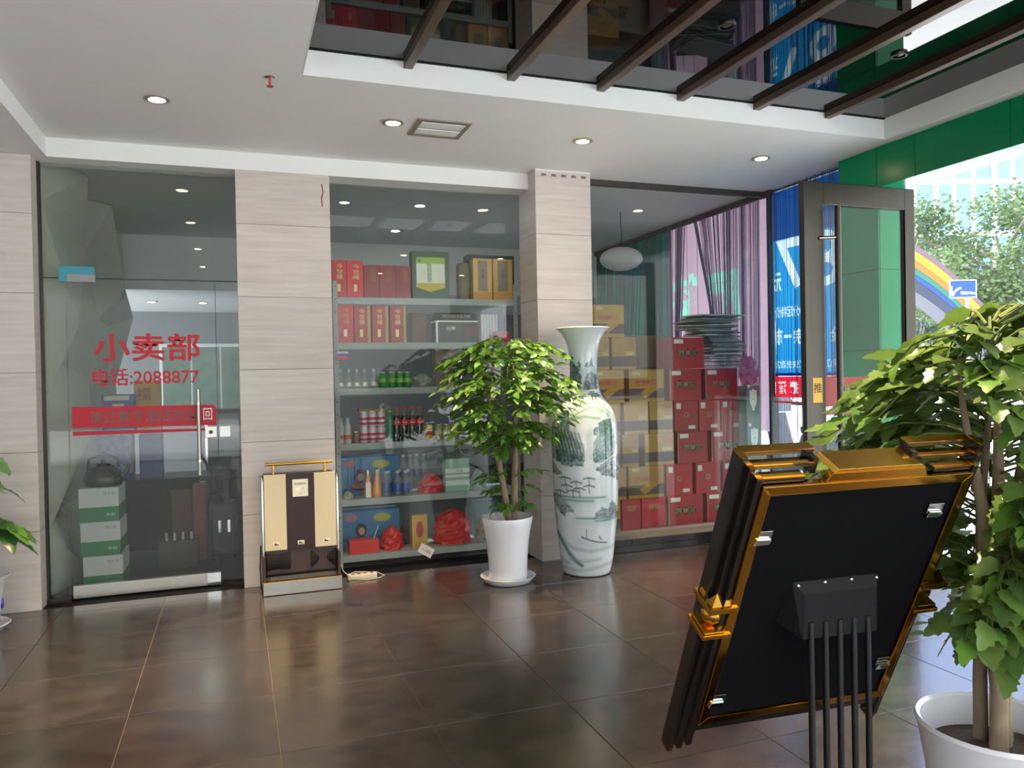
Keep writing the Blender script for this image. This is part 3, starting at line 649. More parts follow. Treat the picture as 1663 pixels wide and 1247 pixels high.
    mx = N.new('ShaderNodeMix'); mx.data_type = 'RGBA'; mx.blend_type = 'MULTIPLY'; mx.inputs[0].default_value = .08
    m.node_tree.links.new(a.outputs['Color'], mx.inputs[6]); m.node_tree.links.new(nz_.outputs['Fac'], mx.inputs[7]); m.node_tree.links.new(mx.outputs[2], b.inputs['Base Color'])
    b.inputs['Roughness'].default_value = .12; b.inputs['Coat Weight'].default_value = .5; b.inputs['Coat Roughness'].default_value = .05
    me.materials.append(m); me.update()
    t = thing('floor_vase', 'man-high white porcelain vase painted with a green landscape and waterfall', 'vase', (cx, cy, 0))
    link(bpy.data.objects.new('vase_body', me), t)
    part('vase_inside', MB().lathe([(.191, 1.787), (.165, 1.762), (.137, 1.725), (.10, 1.62), (.09, 1.45), (.01, 1.40)], 40, (cx, cy, 0), cap=False), PORC, t, smooth=True)
    part('vase_foot', MB().lathe([(.158, .0), (.158, .006), (.01, .006)], 40, (cx, cy, 0)), M('bare_clay', '#7c6455', .8), t)
    part('vase_lip', MB().tube([(cx+.1945*math.cos(2*PI*k/40), cy+.1945*math.sin(2*PI*k/40), 1.788) for k in range(41)], .0045, 6), PORC, t, smooth=True)
paint_vase()

# ================================================================== PLANTS
def leaf_mesh(name, L, W, mat, serr=.0, droop=.25, fold=.18, n=6):
    mb = MB(); vs = []; fs = []
    for i in range(n+1):
        t = i/n; w = W/2*(math.sin(PI*min(1, t**.72))**.85 if 0 < t < 1 else 0)
        w *= 1+(serr if i % 2 else -serr*.6); x = L*t; z = -droop*L*t*t
        if i in (0, n): vs.append((x, 0, z))
        else: vs += [(x-(serr*.25*L if i % 2 == 0 else 0), w, z+fold*w), (x, 0, z), (x-(serr*.25*L if i % 2 == 0 else 0), -w, z+fold*w)]
    idx = lambda i, k: 0 if i == 0 else (1+3*(n-1) if i == n else 1+3*(i-1)+k)
    for i in range(n):
        for k in (0, 1):
            q = [idx(i, k), idx(i+1, k), idx(i+1, k+1), idx(i, k+1)]; q2 = [a for j, a in enumerate(q) if a not in q[:j]]; fs.append(tuple(q2))
    me = bpy.data.meshes.new(name); me.from_pydata(vs, [], fs); me.materials.append(mat)
    for p in me.polygons: p.use_smooth = True
    return me
def place_leaves(parent, spots, meshes, limit=300, name='leaf'):
    base = org(parent)
    spots = sorted(spots, key=lambda s: (s[0]-CAM).length)
    rest = MB()
    for k, (p, d, up, sc, mi) in enumerate(spots):
        d = d.normalized(); y = up.cross(d).normalized(); z = d.cross(y)
        Mx = Matrix(((d.x*sc, y.x*sc, z.x*sc, p.x), (d.y*sc, y.y*sc, z.y*sc, p.y), (d.z*sc, y.z*sc, z.z*sc, p.z), (0, 0, 0, 1)))
        me = meshes[mi % len(meshes)]
        if k < limit:
            o = bpy.data.objects.new(name, me); link(o, parent); o.matrix_local = Matrix.Translation(-base) @ Mx
        else:
            rest.add([Mx @ v.co for v in me.vertices], [tuple(f.vertices) for f in me.polygons])
    if rest.v:
        o = part('foliage', rest, meshes[0].materials[0], parent, smooth=True); o['kind'] = 'stuff'
def fronds(centers, rprof, n, leaflets, step, rnd, size, axis, skip=None, sector=None, droopz=.12, twig=.0025):
    spots = []; tw = MB(); zs = [a for a, b in rprof]; rs = [b for a, b in rprof]
    for k in range(n):
        z = rnd.uniform(zs[0], zs[-1]); r = float(np.interp(z, zs, rs))*rnd.uniform(.75, 1.05)
        a = rnd.uniform(0, 2*PI) if not sector else rnd.choice(sector)+rnd.gauss(0, .5)
        out = V((math.cos(a), math.sin(a), 0)); c0 = axis(z-.10)
        start = c0+out*.03; L = r
        pts = [start+out*(L*t)+V((0, 0, .10*math.sin(t*PI*.6)-droopz*t*t)) for t in (0, .25, .5, .75, 1)]
        if skip and any(skip(p) for p in pts): continue
        tw.tube(pts, [twig*1.5, twig*1.2, twig, twig*.8, twig*.5], 5)
        side = V((-out.y, out.x, 0))
        for i in range(leaflets):
            t = .30+.70*i/(leaflets-1); s = t*4; j = min(3, int(s)); p = pts[j].lerp(pts[j+1], s-j)
            sg = 1 if i % 2 else -1
            d = (out*.75+side*sg*rnd.uniform(.5, 1.0)+V((rnd.gauss(0, .25), rnd.gauss(0, .25), rnd.uniform(-.65, .2)))) if i < leaflets-1 else out+V((0, 0, -.3))
            up = V((rnd.gauss(0, .45), rnd.gauss(0, .45), 1))
            if skip and (skip(p) or skip(p+d.normalized()*size)): continue
            spots.append((p, d, up, rnd.uniform(.75, 1.15), rnd.randrange(9)))
    return spots, tw
LEAFG = translucent('leaf_green', '#6c9a3c', .28, var=.25, rough=.32, rnd=.35, scale=25)
LEAFY = translucent('leaf_yellow_green', '#86a544', .30, var=.2, rough=.32, rnd=.25, scale=25)
LEAFD = translucent('leaf_dark', '#4a7838', .22, var=.25, rough=.28, rnd=.35, scale=25)
OL1 = translucent('olive_leaf', '#6d8a42', .25, var=.3, rough=.25, rnd=.3, scale=25)
OL2 = translucent('deep_olive_leaf', '#54703a', .22, var=.3, rough=.25, rnd=.35, scale=25)
OL3 = translucent('light_green_leaf', '#76904a', .25, var=.3, rough=.25, rnd=.25, scale=25)
def pot(name_t, prof, c, mat, soil_z, soil_r, n=40):
    part('pot', MB().lathe(prof, n, c, cap=False), mat, name_t, smooth=True)
    part('soil', MB().lathe([(soil_r, soil_z-.02), (soil_r*.98, soil_z), (soil_r*.5, soil_z+.012), (.003, soil_z+.016)], 24, c), SOIL, name_t, smooth=True)
# --- plant between shelf window and vase
px_, py_ = 1.79, 5.13
t = thing('potted_tree', 'leafy little tree in a white flared pot on a saucer before the shelf window', 'potted plant', (px_, py_, 0))
part('saucer', MB().lathe([(.002, 0), (.15, 0), (.168, .006), (.196, .045), (.190, .046), (.160, .014), (.002, .012)], 40, (px_, py_, 0), cap=False), PORC, t, smooth=True)
pot(t, [(.002, .014), (.132, .014), (.138, .022), (.140, .16), (.152, .29), (.172, .40), (.183, .455), (.180, .462), (.172, .456), (.150, .36), (.135, .2)], (px_, py_, 0), PORC, .40, .158)
ax1 = lambda z: V((px_+.02, py_, z))
stm = MB()
stm.tube([(px_+.02, py_, .39), (px_-.01, py_+.01, .62), (px_-.05, py_+.01, .85), (px_-.09, py_, 1.08), (px_-.12, py_, 1.3), (px_-.08, py_, 1.55)], [.026, .022, .02, .018, .013, .007], 10)
stm.tube([(px_+.05, py_+.02, .39), (px_+.07, py_+.02, .65), (px_+.08, py_+.02, .95), (px_+.09, py_+.03, 1.25), (px_+.07, py_+.02, 1.6)], [.03, .025, .02, .014, .006], 10)
part('trunk', stm, WOODB, t, smooth=True)
lm1 = [leaf_mesh('leaf', .076, .040, m, .10, .22) for m in (LEAFG, LEAFG, LEAFD, LEAFG, LEAFD, LEAFG, LEAFY)]
rnd = random.Random(11)
sp, tw = fronds(None, [(1.02, .18), (1.15, .34), (1.3, .42), (1.45, .47), (1.6, .44), (1.78, .37)], 150, 14, 0, rnd, .08, ax1, droopz=.14, skip=lambda p: p.y > 5.50 or (p.x-2.41)**2+(p.y-5.14)**2 < .27**2 and p.z < 1.83 or (p.z > 1.86))
s2, t2 = fronds(None, [(.56, .12), (.72, .20), (.85, .22)], 16, 7, 0, rnd, .07, ax1, droopz=.06)
tw.v and part('twigs', tw, M('green_twig', '#5a6b35', .7), t)
sp += s2; part('twigs', t2, MATS['green_twig'], t)
place_leaves(t, sp, lm1)
# --- big plant in the right foreground
qx, qy = 2.03, 1.60
t = thing('potted_tree', 'large glossy leaved plant in a white pot beside the black gold sign stand', 'potted plant', (qx, qy, 0))
mb = MB().lathe([(.002, 0), (.14, 0), (.15, .01), (.165, .15), (.185, .30), (.203, .405), (.210, .425), (.205, .437), (.194, .43), (.180, .34), (.170, .25)], 48, (qx, qy, 0), cap=False)
part('pot', mb, PORC, t, smooth=True)
part('soil', MB().lathe([(.182, .33), (.18, .345), (.09, .362), (.003, .37)], 24, (qx, qy, 0)), SOIL, t, smooth=True)
part('soil_paper', MB().prism([(-.12, -.05), (-.03, -.09), (.0, -.02), (-.08, .01)], .362, .368, lambda a, b, d: V((qx+a, qy+b, d))), PAPERW, t)
stm = MB()
for a, b, c_, r in ((-.03, -.03, -.07, .024), (.02, .0, .0, .027), (.06, .02, .07, .022), (.0, .05, .03, .02)):
    stm.tube([(qx+a, qy+b, .33), (qx+a*.9, qy+b, .55), (qx+a+c_*.4, qy+b, .8), (qx+a+c_*.8, qy+b*1.2, 1.05), (qx+a+c_*1.4, qy+b, 1.24), (qx+a+c_*2, qy+b, 1.45)], [r, r*.95, r*.85, r*.7, r*.45, r*.2], 10)
part('trunk', stm, WOODB, t, smooth=True)
SC_, SU, SW, SN = V((1.4624, 1.6313, .8367)), V((.9964, -.0843, .0074)), V((-.0435, -.4345, .8996)), V((.0726, .8967, .4366))
def near_sign(p):
    q = p-SC_; a, b, d = q.dot(SU), q.dot(SW), q.dot(SN); return (abs(a) < .40 and -.56 < b < .52 and -.07 < d < .13) or p.z < .60
lm2 = [leaf_mesh('leaf', .098, .056, m, .17, .22, n=8) for m in (OL1, OL2, OL1, OL2, OL1, OL3, OL3, LEAFG)]
rnd = random.Random(23); ax2 = lambda z: V((qx+.02, qy+.02, z))
sp, tw = fronds(None, [(.88, .24), (1.05, .30), (1.2, .38), (1.32, .43), (1.45, .40), (1.56, .30), (1.64, .20)], 200, 9, 0, rnd, .12, ax2, skip=lambda p: near_sign(p) or p.z > 1.70, droopz=.16, twig=.003)
s2, t2 = fronds(None, [(.74, .16), (.9, .22)], 10, 5, 0, rnd, .10, ax2, skip=lambda p: near_sign(p), droopz=.12, twig=.003)
s3, t3 = fronds(None, [(.82, .22), (1.0, .30), (1.2, .34)], 34, 7, 0, rnd, .10, ax2, skip=near_sign, sector=[3.9, 4.3, 4.8, 5.3], droopz=.16, twig=.003)
s2 += s3
s4, t4 = fronds(None, [(1.60, .30), (1.70, .34)], 16, 8, 0, rnd, .10, ax2, sector=[5.6, 5.9, 6.2, .4, 2.79], droopz=.10, twig=.003)
s2 += s4
if t4.v: part('twigs', t4, MATS['green_twig'], t)
if t3.v: part('twigs', t3, MATS['green_twig'], t)
part('twigs', tw, MATS['green_twig'], t)
if t2.v: part('twigs', t2, MATS['green_twig'], t)
place_leaves(t, sp+s2, lm2)
# --- plant at the far left, mostly out of the picture
ex, ey = -1.46, 5.36
t = thing('potted_plant', 'small leafy plant in a blue and white pot before the left pillar', 'potted plant', (ex, ey, 0))
part('saucer', MB().lathe([(.002, 0), (.13, 0), (.165, .035), (.160, .037), (.125, .01), (.002, .01)], 36, (ex, ey, 0), cap=False), PORC, t, smooth=True)
pp = part('pot', MB().lathe([(.002, .011), (.10, .011), (.105, .02), (.12, .15), (.135, .27), (.165, .315), (.16, .32), (.13, .29), (.115, .2)], 36, (ex, ey, 0), cap=False), PORC, t, smooth=True)
for k in range(9):
    a = 2*PI*k/9; c_ = V((ex+.1215*math.cos(a), ey+.1215*math.sin(a), .15))
    part('blue_flower', MB().sphere(c_, .022, 8, 6, (.5, .5, 1.6)), M('cobalt_glaze', '#4538b5', .2), pp, smooth=True)
part('soil', MB().lathe([(.122, .24), (.12, .255), (.003, .265)], 20, (ex, ey, 0)), SOIL, t)
stm = MB(); stm.tube([(ex, ey, .25), (ex+.01, ey, .5), (ex, ey, .8), (ex-.02, ey, 1.05)], [.014, .012, .009, .004], 8); part('trunk', stm, WOODB, t, smooth=True)
lm3 = [leaf_mesh('leaf', .15, .075, m, .10, .35, n=8) for m in (LEAFG, LEAFD, LEAFD)]
sp, tw = fronds(None, [(.55, .20), (.75, .22), (1.0, .18), (1.1, .1)], 20, 4, 0, random.Random(4), .12, lambda z: V((ex, ey, z)), skip=lambda p: p.y > 5.60, droopz=.1, twig=.002)
part('twigs', tw, MATS['green_twig'], t); place_leaves(t, sp, lm3)

# ================================================================== SHOE POLISHER
ax0, ax1_, ayf, ayb = .150, .668, 5.41, 5.675
t = thing('shoe_polisher', 'cream and brown electric shoe polishing machine with gold handrail before the pillar', 'shoe polisher', ((ax0+ax1_)/2, (ayf+ayb)/2, 0))
CREAM = M('cream_enamel', '#d6c7a6', .35, var=.03); BROWN = M('brown_enamel', '#2e1613', .3, var=.15, spec=.4)
by = 5.50
part('casing', bx(ax0+.022, ax1_-.022, by+.012, ayb, .115, .80), M('casing_brown', '#3a2a26', .4), t, bevel=.01)
part('front_panel', bx(ax0+.02, ax0+.165, by, by+.012, .285, .805), CREAM, t, bevel=.004)
mid = part('front_panel', bx(ax0+.166, ax0+.352, by+.003, by+.012, .285, .805), BROWN, t, bevel=.003, label='dark brown middle panel')
part('front_panel', bx(ax0+.353, ax1_-.02, by, by+.012, .285, .805), CREAM, t, bevel=.004)
for x in (ax0+.008, ax1_-.008): part('chrome_edge', MB().tube([(x, by+.02, .03), (x, by+.01, .25), (x, by+.01, .76), (x, by+.03, .80)], .010, 10), CHROME, t, smooth=True)
rail = part('hand_rail', MB().cyl((ax0+.03, by+.05, .872), (ax1_-.035, by+.05, .872), .0105, n=14), GOLD, t, smooth=True)
for x in (ax0+.085, ax1_-.085):
    part('rail_post', MB().cyl((x, by+.05, .80), (x, by+.05, .866), .007), GOLD, rail, smooth=True)
    part('rail_flange', MB().cyl((x, by+.05, .8), (x, by+.05, .809), .02, n=14), GOLD, rail, smooth=True)
lp = part('control_label', bx(ax0+.208, ax0+.312, by+.0005, by+.0028, .645, .765), M('label_cream', '#ece4d2', .4), mid, bevel=.001)
letter('DUBANG', M('label_ink', '#3a332d', .6), lp, (ax0+.26, by-.0005, .735), FX, FZ, w=.075, h=.016)
letter('感应', MATS['label_ink'], lp, (ax0+.26, by-.0005, .665), FX, FZ, w=.02, h=.008); 
part('indicator_lamp', MB().cyl((ax0+.243, by+.001, .697), (ax0+.243, by-.004, .697), .004), M('lit_indicator', (1, .9, .3), .4, emit=3), lp)
part('indicator_lamp', MB().cyl((ax0+.277, by+.001, .702), (ax0+.277, by-.002, .702), .004), M('unlit_indicator', '#8a8478', .4), lp)
for x in (ax0+.095, ax0+.258, ax1_-.088):
    q = part('shoe_symbol', bx(x-.022, x+.022, by-.001, by+.0005 if abs(x-ax0-.258) > .01 else by+.0025, .315, .342), M('label_cream', '#ece4d2', .4), t)
    part('shoe_mark', MB().prism([(-.014, .321), (.015, .321), (.013, .328), (0, .329), (-.006, .336), (-.014, .335)], by-.002, by-.0012, lambda a, b, d, x=x: V((x+a, d, b))), MATS['label_ink'], q)
# brushes: bristle drums under the panels
BR = M('black_bristle', '#141312', .9, var=.4, scale=160, bump=.8)
def brush(x0, x1, r0, r1, n=26):
    mb = MB(); pts = []; m = 8
    for k in range(m+1):
        u = k/m; r = r0+(r1-r0)*abs(2*u-1)**1.5; pts.append((r, x0+(x1-x0)*u))
    for k in range(m):
        a = mb.ring((pts[k][1], by+.075, .205), (1, 0, 0), pts[k][0], n); b = mb.ring((pts[k+1][1], by+.075, .205), (1, 0, 0), pts[k+1][0], n)
        mb.add(a+b, [(i, (i+1) % n, n+(i+1) % n, n+i) for i in range(n)])
    for u in (x0, x1):
        r = pts[0][0] if u == x0 else pts[-1][0]; mb.add(mb.ring((u, by+.075, .205), (1, 0, 0), r, n), [tuple(range(n))])
    return mb
part('polishing_brush', brush(ax0+.03, ax0+.185, .082, .088), BR, t); part('polishing_brush', brush(ax0+.325, ax1_-.035, .058, .088), BR, t)
part('brush_axle', MB().cyl((ax0+.02, by+.075, .205), (ax1_-.02, by+.075, .205), .012), CHROME, t)
part('side_cheek', bx(ax0, ax0+.02, ayf+.03, ayb, .0, .26), M('casing_brown', '#3a2a26', .4), t, bevel=.006); part('side_cheek', bx(ax1_-.02, ax1_, ayf+.03, ayb, .0, .26), MATS['casing_brown'], t, bevel=.006)
part('rubber_mat', MB().hexa([(ax0+.02, ayf+.012, .075), (ax1_-.02, ayf+.012, .075), (ax1_-.02, by+.09, .11), (ax0+.02, by+.09, .11), (ax0+.02, ayf+.012, .085), (ax1_-.02, ayf+.012, .085), (ax1_-.02, by+.09, .12), (ax0+.02, by+.09, .12)]), M('grey_mat', '#3b3a3b', .9, var=.3, scale=90, bump=.5), t)
part('front_tray', bx(ax0, ax1_+.002, ayf, ayf+.012, .004, .088), M('tray_steel', '#b3aea8', .3, .9), t, bevel=.002)
part('tray_lip', bx(ax0, ax1_+.002, ayf-.002, ayf+.03, .088, .094), GOLD, t, bevel=.001)
part('base_plate', bx(ax0+.021, ax1_-.021, ayf+.0125, ayb, 0, .07), BLACKM, t)
part('power_cord', MB().tube([(ax0-.004, 5.64, .30), (ax0-.012, 5.60, .16), (ax0-.010, 5.56, .05), (ax0-.006, 5.58, .006)], .005, 8), DARK, t, smooth=True)
# extension lead on the floor
t = thing('power_strip', 'cream extension socket with looping cord on the floor beside the shoe polisher', 'power strip', (.83, 5.62, 0))
part('socket_body', bx(.735, .945, 5.60, 5.66, 0, .036), M('yellowed_plastic', '#ddd0b4', .45), t, bevel=.006)
sk_ = M('socket_slot', '#2b2723', .6)
for k in range(4): part('socket_slot', bx(.76+.046*k, .784+.046*k, 5.618, 5.642, .0355, .0368), sk_, t)
part('cord', MB().tube([(.672, 5.56, .16), (.70, 5.57, .08), (.76, 5.565, .02), (.86, 5.56, .006), (.96, 5.575, .006), (1.0, 5.62, .008), (.96, 5.68, .02), (.80, 5.70, .035), (.74, 5.66, .03)], .0045, 8), M('cord_grey', '#b8b2a4', .5), t, smooth=True)

# ================================================================== SIGN STAND (seen from behind)
def B(a, b, d): return SC_+SU*a+SW*b+SN*d
def bb(a0, a1, b0, b1, d0, d1): return MB().hexa([B(a0, b0, d0), B(a1, b0, d0), B(a1, b0, d1), B(a0, b0, d1), B(a0, b1, d0), B(a1, b1, d0), B(a1, b1, d1), B(a0, b1, d1)])
base = B(0, -.008, -.055); base = V((base.x, base.y, 0))
t = thing('sign_stand', 'tilted black notice board on five black rods, gilt ornamental frame, back towards the lobby', 'sign stand', base)
h, w = .39, .30
GOLDB = M('gold_bevel', '#c98f36', .12, 1, var=.25, scale=6)
fr = part('gilt_rim', MB().prism([(-w, h), (w, h), (w-.026, h-.026), (-w+.026, h-.026)], -.012, .012, B), GOLDB, t, bevel=.002)
part('gilt_rim', MB().prism([(-w, -h), (-w+.026, -h+.026), (w-.026, -h+.026), (w, -h)], -.012, .012, B), GOLDB, t, bevel=.002)
part('gilt_rim', MB().prism([(-w, h-.0005), (-w+.0255, h-.0265), (-w+.0255, -h+.0265), (-w, -h+.0005)], -.012, .012, B), GOLDB, t, bevel=.002)
part('gilt_rim', MB().prism([(w, h-.0005), (w, -h+.0005), (w-.0255, -h+.0265), (w-.0255, h-.0265)], -.012, .012, B), GOLDB, t, bevel=.002)
part('back_board', bb(-w+.02, w-.02, -h+.02, h-.02, -.004, .010), BLACKF, t)
part('front_sheet', bb(-w+.01, w-.01, -h+.01, h-.01, .012, .02), M('sign_sheet', '#a02028', .5), t)
for s in (-1, 1):
    for k, (e0, e1, d0, d1, b0, b1) in enumerate(((.3005, .316, -.004, .022, -.47, .405), (.3165, .332, .012, .046, -.50, .425), (.3325, .348, .028, .072, -.53, .445))):
        a0, a1 = sorted((s*e0, s*e1))
        part('side_moulding', bb(a0, a1, b0, b1, d0, d1), BLACKM, t, bevel=.0015)
        part('moulding_foot', bb(a0, a1, b0-.005, b0-.0002, d0, d1), GOLD, t)
        part('moulding_tip', bb(a0, a1, b1+.0002, b1+.004, d0, d1), GOLD, t)
    # stepped bars at the top corners
    for k, (b0, d0, d1, ain, aout) in enumerate(((.393, .0, .03, .185, .30), (.412, .030, .056, .145, .317), (.434, .056, .085, .135, .333))):
        a0, a1 = sorted((s*ain, s*aout))
        bar = part('top_step', bb(a0, a1, b0, b0+.010, d0, d1), BLACKM, t, bevel=.001)
        part('gilt_face', bb(a0, a1, b0+.0102, b0+.013, d0, d1), GOLD, bar)
    part('step_bracket', bb(*sorted((s*.136, s*.150)), .392, .433, .03, .08), BLACKM, t)
    # ball ornament half way down each side
    c_ = s*.322
    orn = part('ball_ornament', MB().sphere(B(c_, -.018, .026), .030, 18, 12), GOLD, t, smooth=True)
    for b0, b1, e in ((-.066, -.054, .040), (-.052, -.044, .034), (.010, .018, .034), (.020, .034, .040)):
        part('ornament_plate', bb(c_-e, c_+e, b0, b1, .026-e-.004, .026+e+.004), GOLD, orn, bevel=.001)
    for q in (-.016, .016):
        for dd in (-.008, .06):
            k = (c_+q, .026+(-.022 if dd < 0 else .022)); e = .014
            part('pyramid_stud', MB().add([B(k[0]-e, .0342, k[1]-e), B(k[0]+e, .0342, k[1]-e), B(k[0]+e, .0342, k[1]+e), B(k[0]-e, .0342, k[1]+e), B(k[0], .068, k[1])], [(0, 3, 2, 1), (0, 1, 4), (1, 2, 4), (2, 3, 4), (3, 0, 4)]), GOLD, orn)
# gilt crest in the middle of the top edge
part('top_crest', MB().prism([(-.133, .3905), (.160, .3905), (.145, .416), (-.118, .416)], -.010, .012, B), GOLDB, t, bevel=.002)
part('crest_deck', MB().prism([(-.118, .4165), (.145, .4165), (.132, .424), (-.105, .424)], -.008, .075, B), GOLD, t, bevel=.002)
part('bottom_bar', bb(-w, w, -.425, -.3905, .0, .03), BLACKM, t, bevel=.002)
# chrome turn clips and mounting bracket
for a, b in ((-.262, .245), (.225, .285), (-.262, -.30), (.255, -.245)):
    c2 = part('turn_clip', bb(a-.024, a+.024, b-.016, b+.016, -.010, -.0045), CHROME, t, bevel=.002)
    part('clip_lever', MB().prism([(a-.026, b-.02), (a+.015, b-.02), (a+.02, b-.006), (a-.02, b-.004)], -.018, -.0105, B), CHROME, c2, bevel=.001)
KB = .052
br = part('mount_bracket', MB().hexa([B(-.15, -.095+KB, -.0045), B(.13, -.095+KB, -.0045), B(.115, -.10+KB, -.075), B(-.11, -.10+KB, -.075), B(-.135, .035+KB, -.0045), B(.125, .035+KB, -.0045), B(.110, .010+KB, -.030), B(-.105, .010+KB, -.030)]), M('matt_black_steel', '#0d0d0f', .6, var=.2, spec=.25), t, bevel=.003)
for a, b in ((-.118, .025), (-.04, .028), (.04, .028), (.118, .025), (-.135, -.092)): part('screw', MB().sphere(B(a, b+KB, -.010), .006, 10, 6), CHROME, br, smooth=True)
BLK = M('black_rod', '#101012', .3, .2, var=.2)
for k in range(5):
    p = B(-.086+.043*k, -.06+KB, -.055)
    part('support_rod', MB().cyl((p.x, p.y, .03), (p.x, p.y, p.z), .0085, n=12), BLK, t, smooth=True)
part('base_disc', MB().lathe([(.002, 0), (.17, 0), (.175, .008), (.165, .022), (.11, .031), (.002, .031)], 40, base, cap=False), BLACKM, t, smooth=True)

# ================================================================== SHELF UNIT BEHIND WINDOW 2
SY, SD = 5.955, .40
TOP = [2.075, 1.727, 1.376, .955, .527, .098]          # shelf tops, from the highest
t = thing('metal_shelf_unit', 'grey green steel shelving with six boards standing behind the shop window', 'shelf unit', (1.46, SY+.2, 0))
for x in (.713, 2.17):
    for y in (SY, SY+SD-.04):
        pst = part('shelf_post', MB().box(x, x+.035, y, y+.004, 0, 2.2).box(x if x < 1 else x+.031, x+.004 if x < 1 else x+.035, y+.004, y+.04, 0, 2.2), SHELFM, t)
        if y == SY:
            for k in range(22): part('bolt_hole', MB().cyl((x+.017, y-.0006, .1+.098*k), (x+.017, y-.0001, .1+.098*k), .0045, n=6), DARK, pst)
for z in TOP: part('shelf_board', MB().box(.7485, 2.1695, SY, SY+.003, z-.05, z).box(.7485, 2.1695, SY+.003, SY+SD-.045, z-.012, z), SHELFM, t)
def gx(px, k, y=None): return on(px, 616-(TOP[k]-1.45)*208, 1, y or SY+.06).x
def zpx(px, py, y): return on(px, py, 1, y).z
GFT = M('gift_red', '#c4101a', .35, var=.1, rnd=.12); GFT2 = M('gift_dark_red', '#8a1114', .35, var=.12, rnd=.1); GFB = M('gift_plain_red', '#c4101a', .35, var=.05)
GINK = M('gold_print', '#cdb574', .35, .5)
def gift(k, p0, p1, hgt, mat, label, group=None, txt=None, y=None, dep=.10, sidegold=False, cat='gift box', tm=GINK, badge=True):
    y = y or SY+.03; x0, x1 = gx(p0, k, y)+.001, gx(p1, k, y)-.001; z = TOP[k]
    o = thing('gift_box', label, cat, ((x0+x1)/2, y+dep/2, z), group)
    part('box_body', bx(x0, x1, y, y+dep, z, z+hgt), mat, o, bevel=.0015)
    if sidegold: part('gold_spine', bx(x1+.0005, x1+.024, y+.01, y+dep, z, z+hgt-.002), M('gold_card', '#a08a4c', .4, .3), o)
    if txt: letter(txt, tm, o, ((x0+x1)/2+.008, y-.0012, z+hgt*.70), FX, FZ, w=(x1-x0)*.42, h=hgt*.42)
    if badge: part('gold_badge', bx((x0+x1)/2-.01, (x0+x1)/2+.014, y-.0012, y-.0002, z+hgt*.16, z+hgt*.36), tm, o)
    return o
for a, b in ((537.5, 564), (564, 591)): gift(0, a, b, .285, GFT, 'tall red gift box with gold calligraphy, end of the top shelf', 'red calligraphy boxes on the top shelf', '今\n世\n缘')
for a, b in ((591.5, 617), (617, 643), (643, 668)): gift(0, a, b, .255, GFT2, 'dull dark red gift box on the top shelf beside the green tea tin', 'dark red boxes on the top shelf', '福\n酒', tm=M('dull_gold', '#8a6a2c', .5, .2), badge=False)
# green tea gift box
y = SY+.03; x0, x1 = gx(670, 0, y), gx(730, 0, y); z = TOP[0]
o = thing('tea_gift_box', 'large square dark green gift box with pale label on the top shelf', 'gift box', ((x0+x1)/2, y+.05, z))
part('box_body', bx(x0, x1, y, y+.10, z, z+.375), M('tea_green', '#2f4a2c', .4, var=.15), o, bevel=.003)
part('pale_label', bx(x0+.035, x1-.035, y-.0014, y-.0002, z+.09, z+.325), M('label_pale', '#d5dccb', .5), o)
part('lime_band', bx(x0+.035, x1-.035, y-.0028, y-.0016, z+.28, z+.33), M('lime', '#8cb43c', .5), o)
part('yellow_fan', MB().prism([(x0+.035, z+.125), (x1-.035, z+.125), (x1-.05, z+.085), ((x0+x1)/2, z+.055), (x0+.05, z+.085)], y-.003, y-.0016, lambda a, b, d: V((a, d, b))), M('fan_yellow', '#bfae2a', .5), o)
letter('铁\n观\n音\n茶', M('tea_ink', '#3f4b34', .6), o, ((x0+x1)/2-.01, y-.0022, z+.21), FX, FZ, w=.042, h=.15)
part('red_flower', MB().sphere((x0+.06, y-.002, z+.30), .014, 8, 5, (1, .1, 1)), M('flower_plum', '#7b3a4a', .5), o)
# two gold boxes and the brown jar box beside them
for a, b in ((769, 800), (801.5, 833)):
    o = gift(0, a, b, .335, M('gold_yellow_card', '#c9a24c', .4, var=.12, rnd=.06), 'tall yellow gold gift box with grey panel on the top shelf', 'yellow gold boxes on the top shelf', badge=False)
    x0, x1 = gx(a, 0, y), gx(b, 0, y)
    part('grey_panel', bx(x0+.042, x1-.042, y-.0014, y-.0002, z+.07, z+.32), M('panel_grey', '#85786a', .5), o)
    part('orange_foot', bx(x0+.003, x1-.003, y-.0014, y-.0002, z+.0, z+.062), M('foot_orange', '#c98a3e', .5), o)
    letter('贡\n酒', M('label_ink', '#3a332d', .6), o, ((x0+x1)/2, y-.0024, z+.21), FX, FZ, w=.03, h=.075)
x0, x1 = gx(748, 0, y+.03), gx(769, 0, y+.03)
solo('drum_box', MB().lathe([(.001, 0), (.055, 0), (.058, .01), (.058, .27), (.05, .30), (.001, .315)], 22, ((x0+x1)/2-.012, y+.09, z), cap=False), M('olive_card', '#6e6440', .6, var=.2), 'round topped olive brown canister beside the gold boxes on the top shelf', 'canister', ((x0+x1)/2-.012, y+.09, z), smooth=True)
o = solo('flat_carton', bx(gx(760, 0, 6.2), gx(836, 0, 6.2), 6.20, 6.32, z, z+.40), M('charcoal_card', '#303033', .6), 'charcoal carton behind the gold boxes on the top shelf', 'carton', ((gx(760, 0, 6.2)+gx(836, 0, 6.2))/2, 6.26, z), bevel=.002)
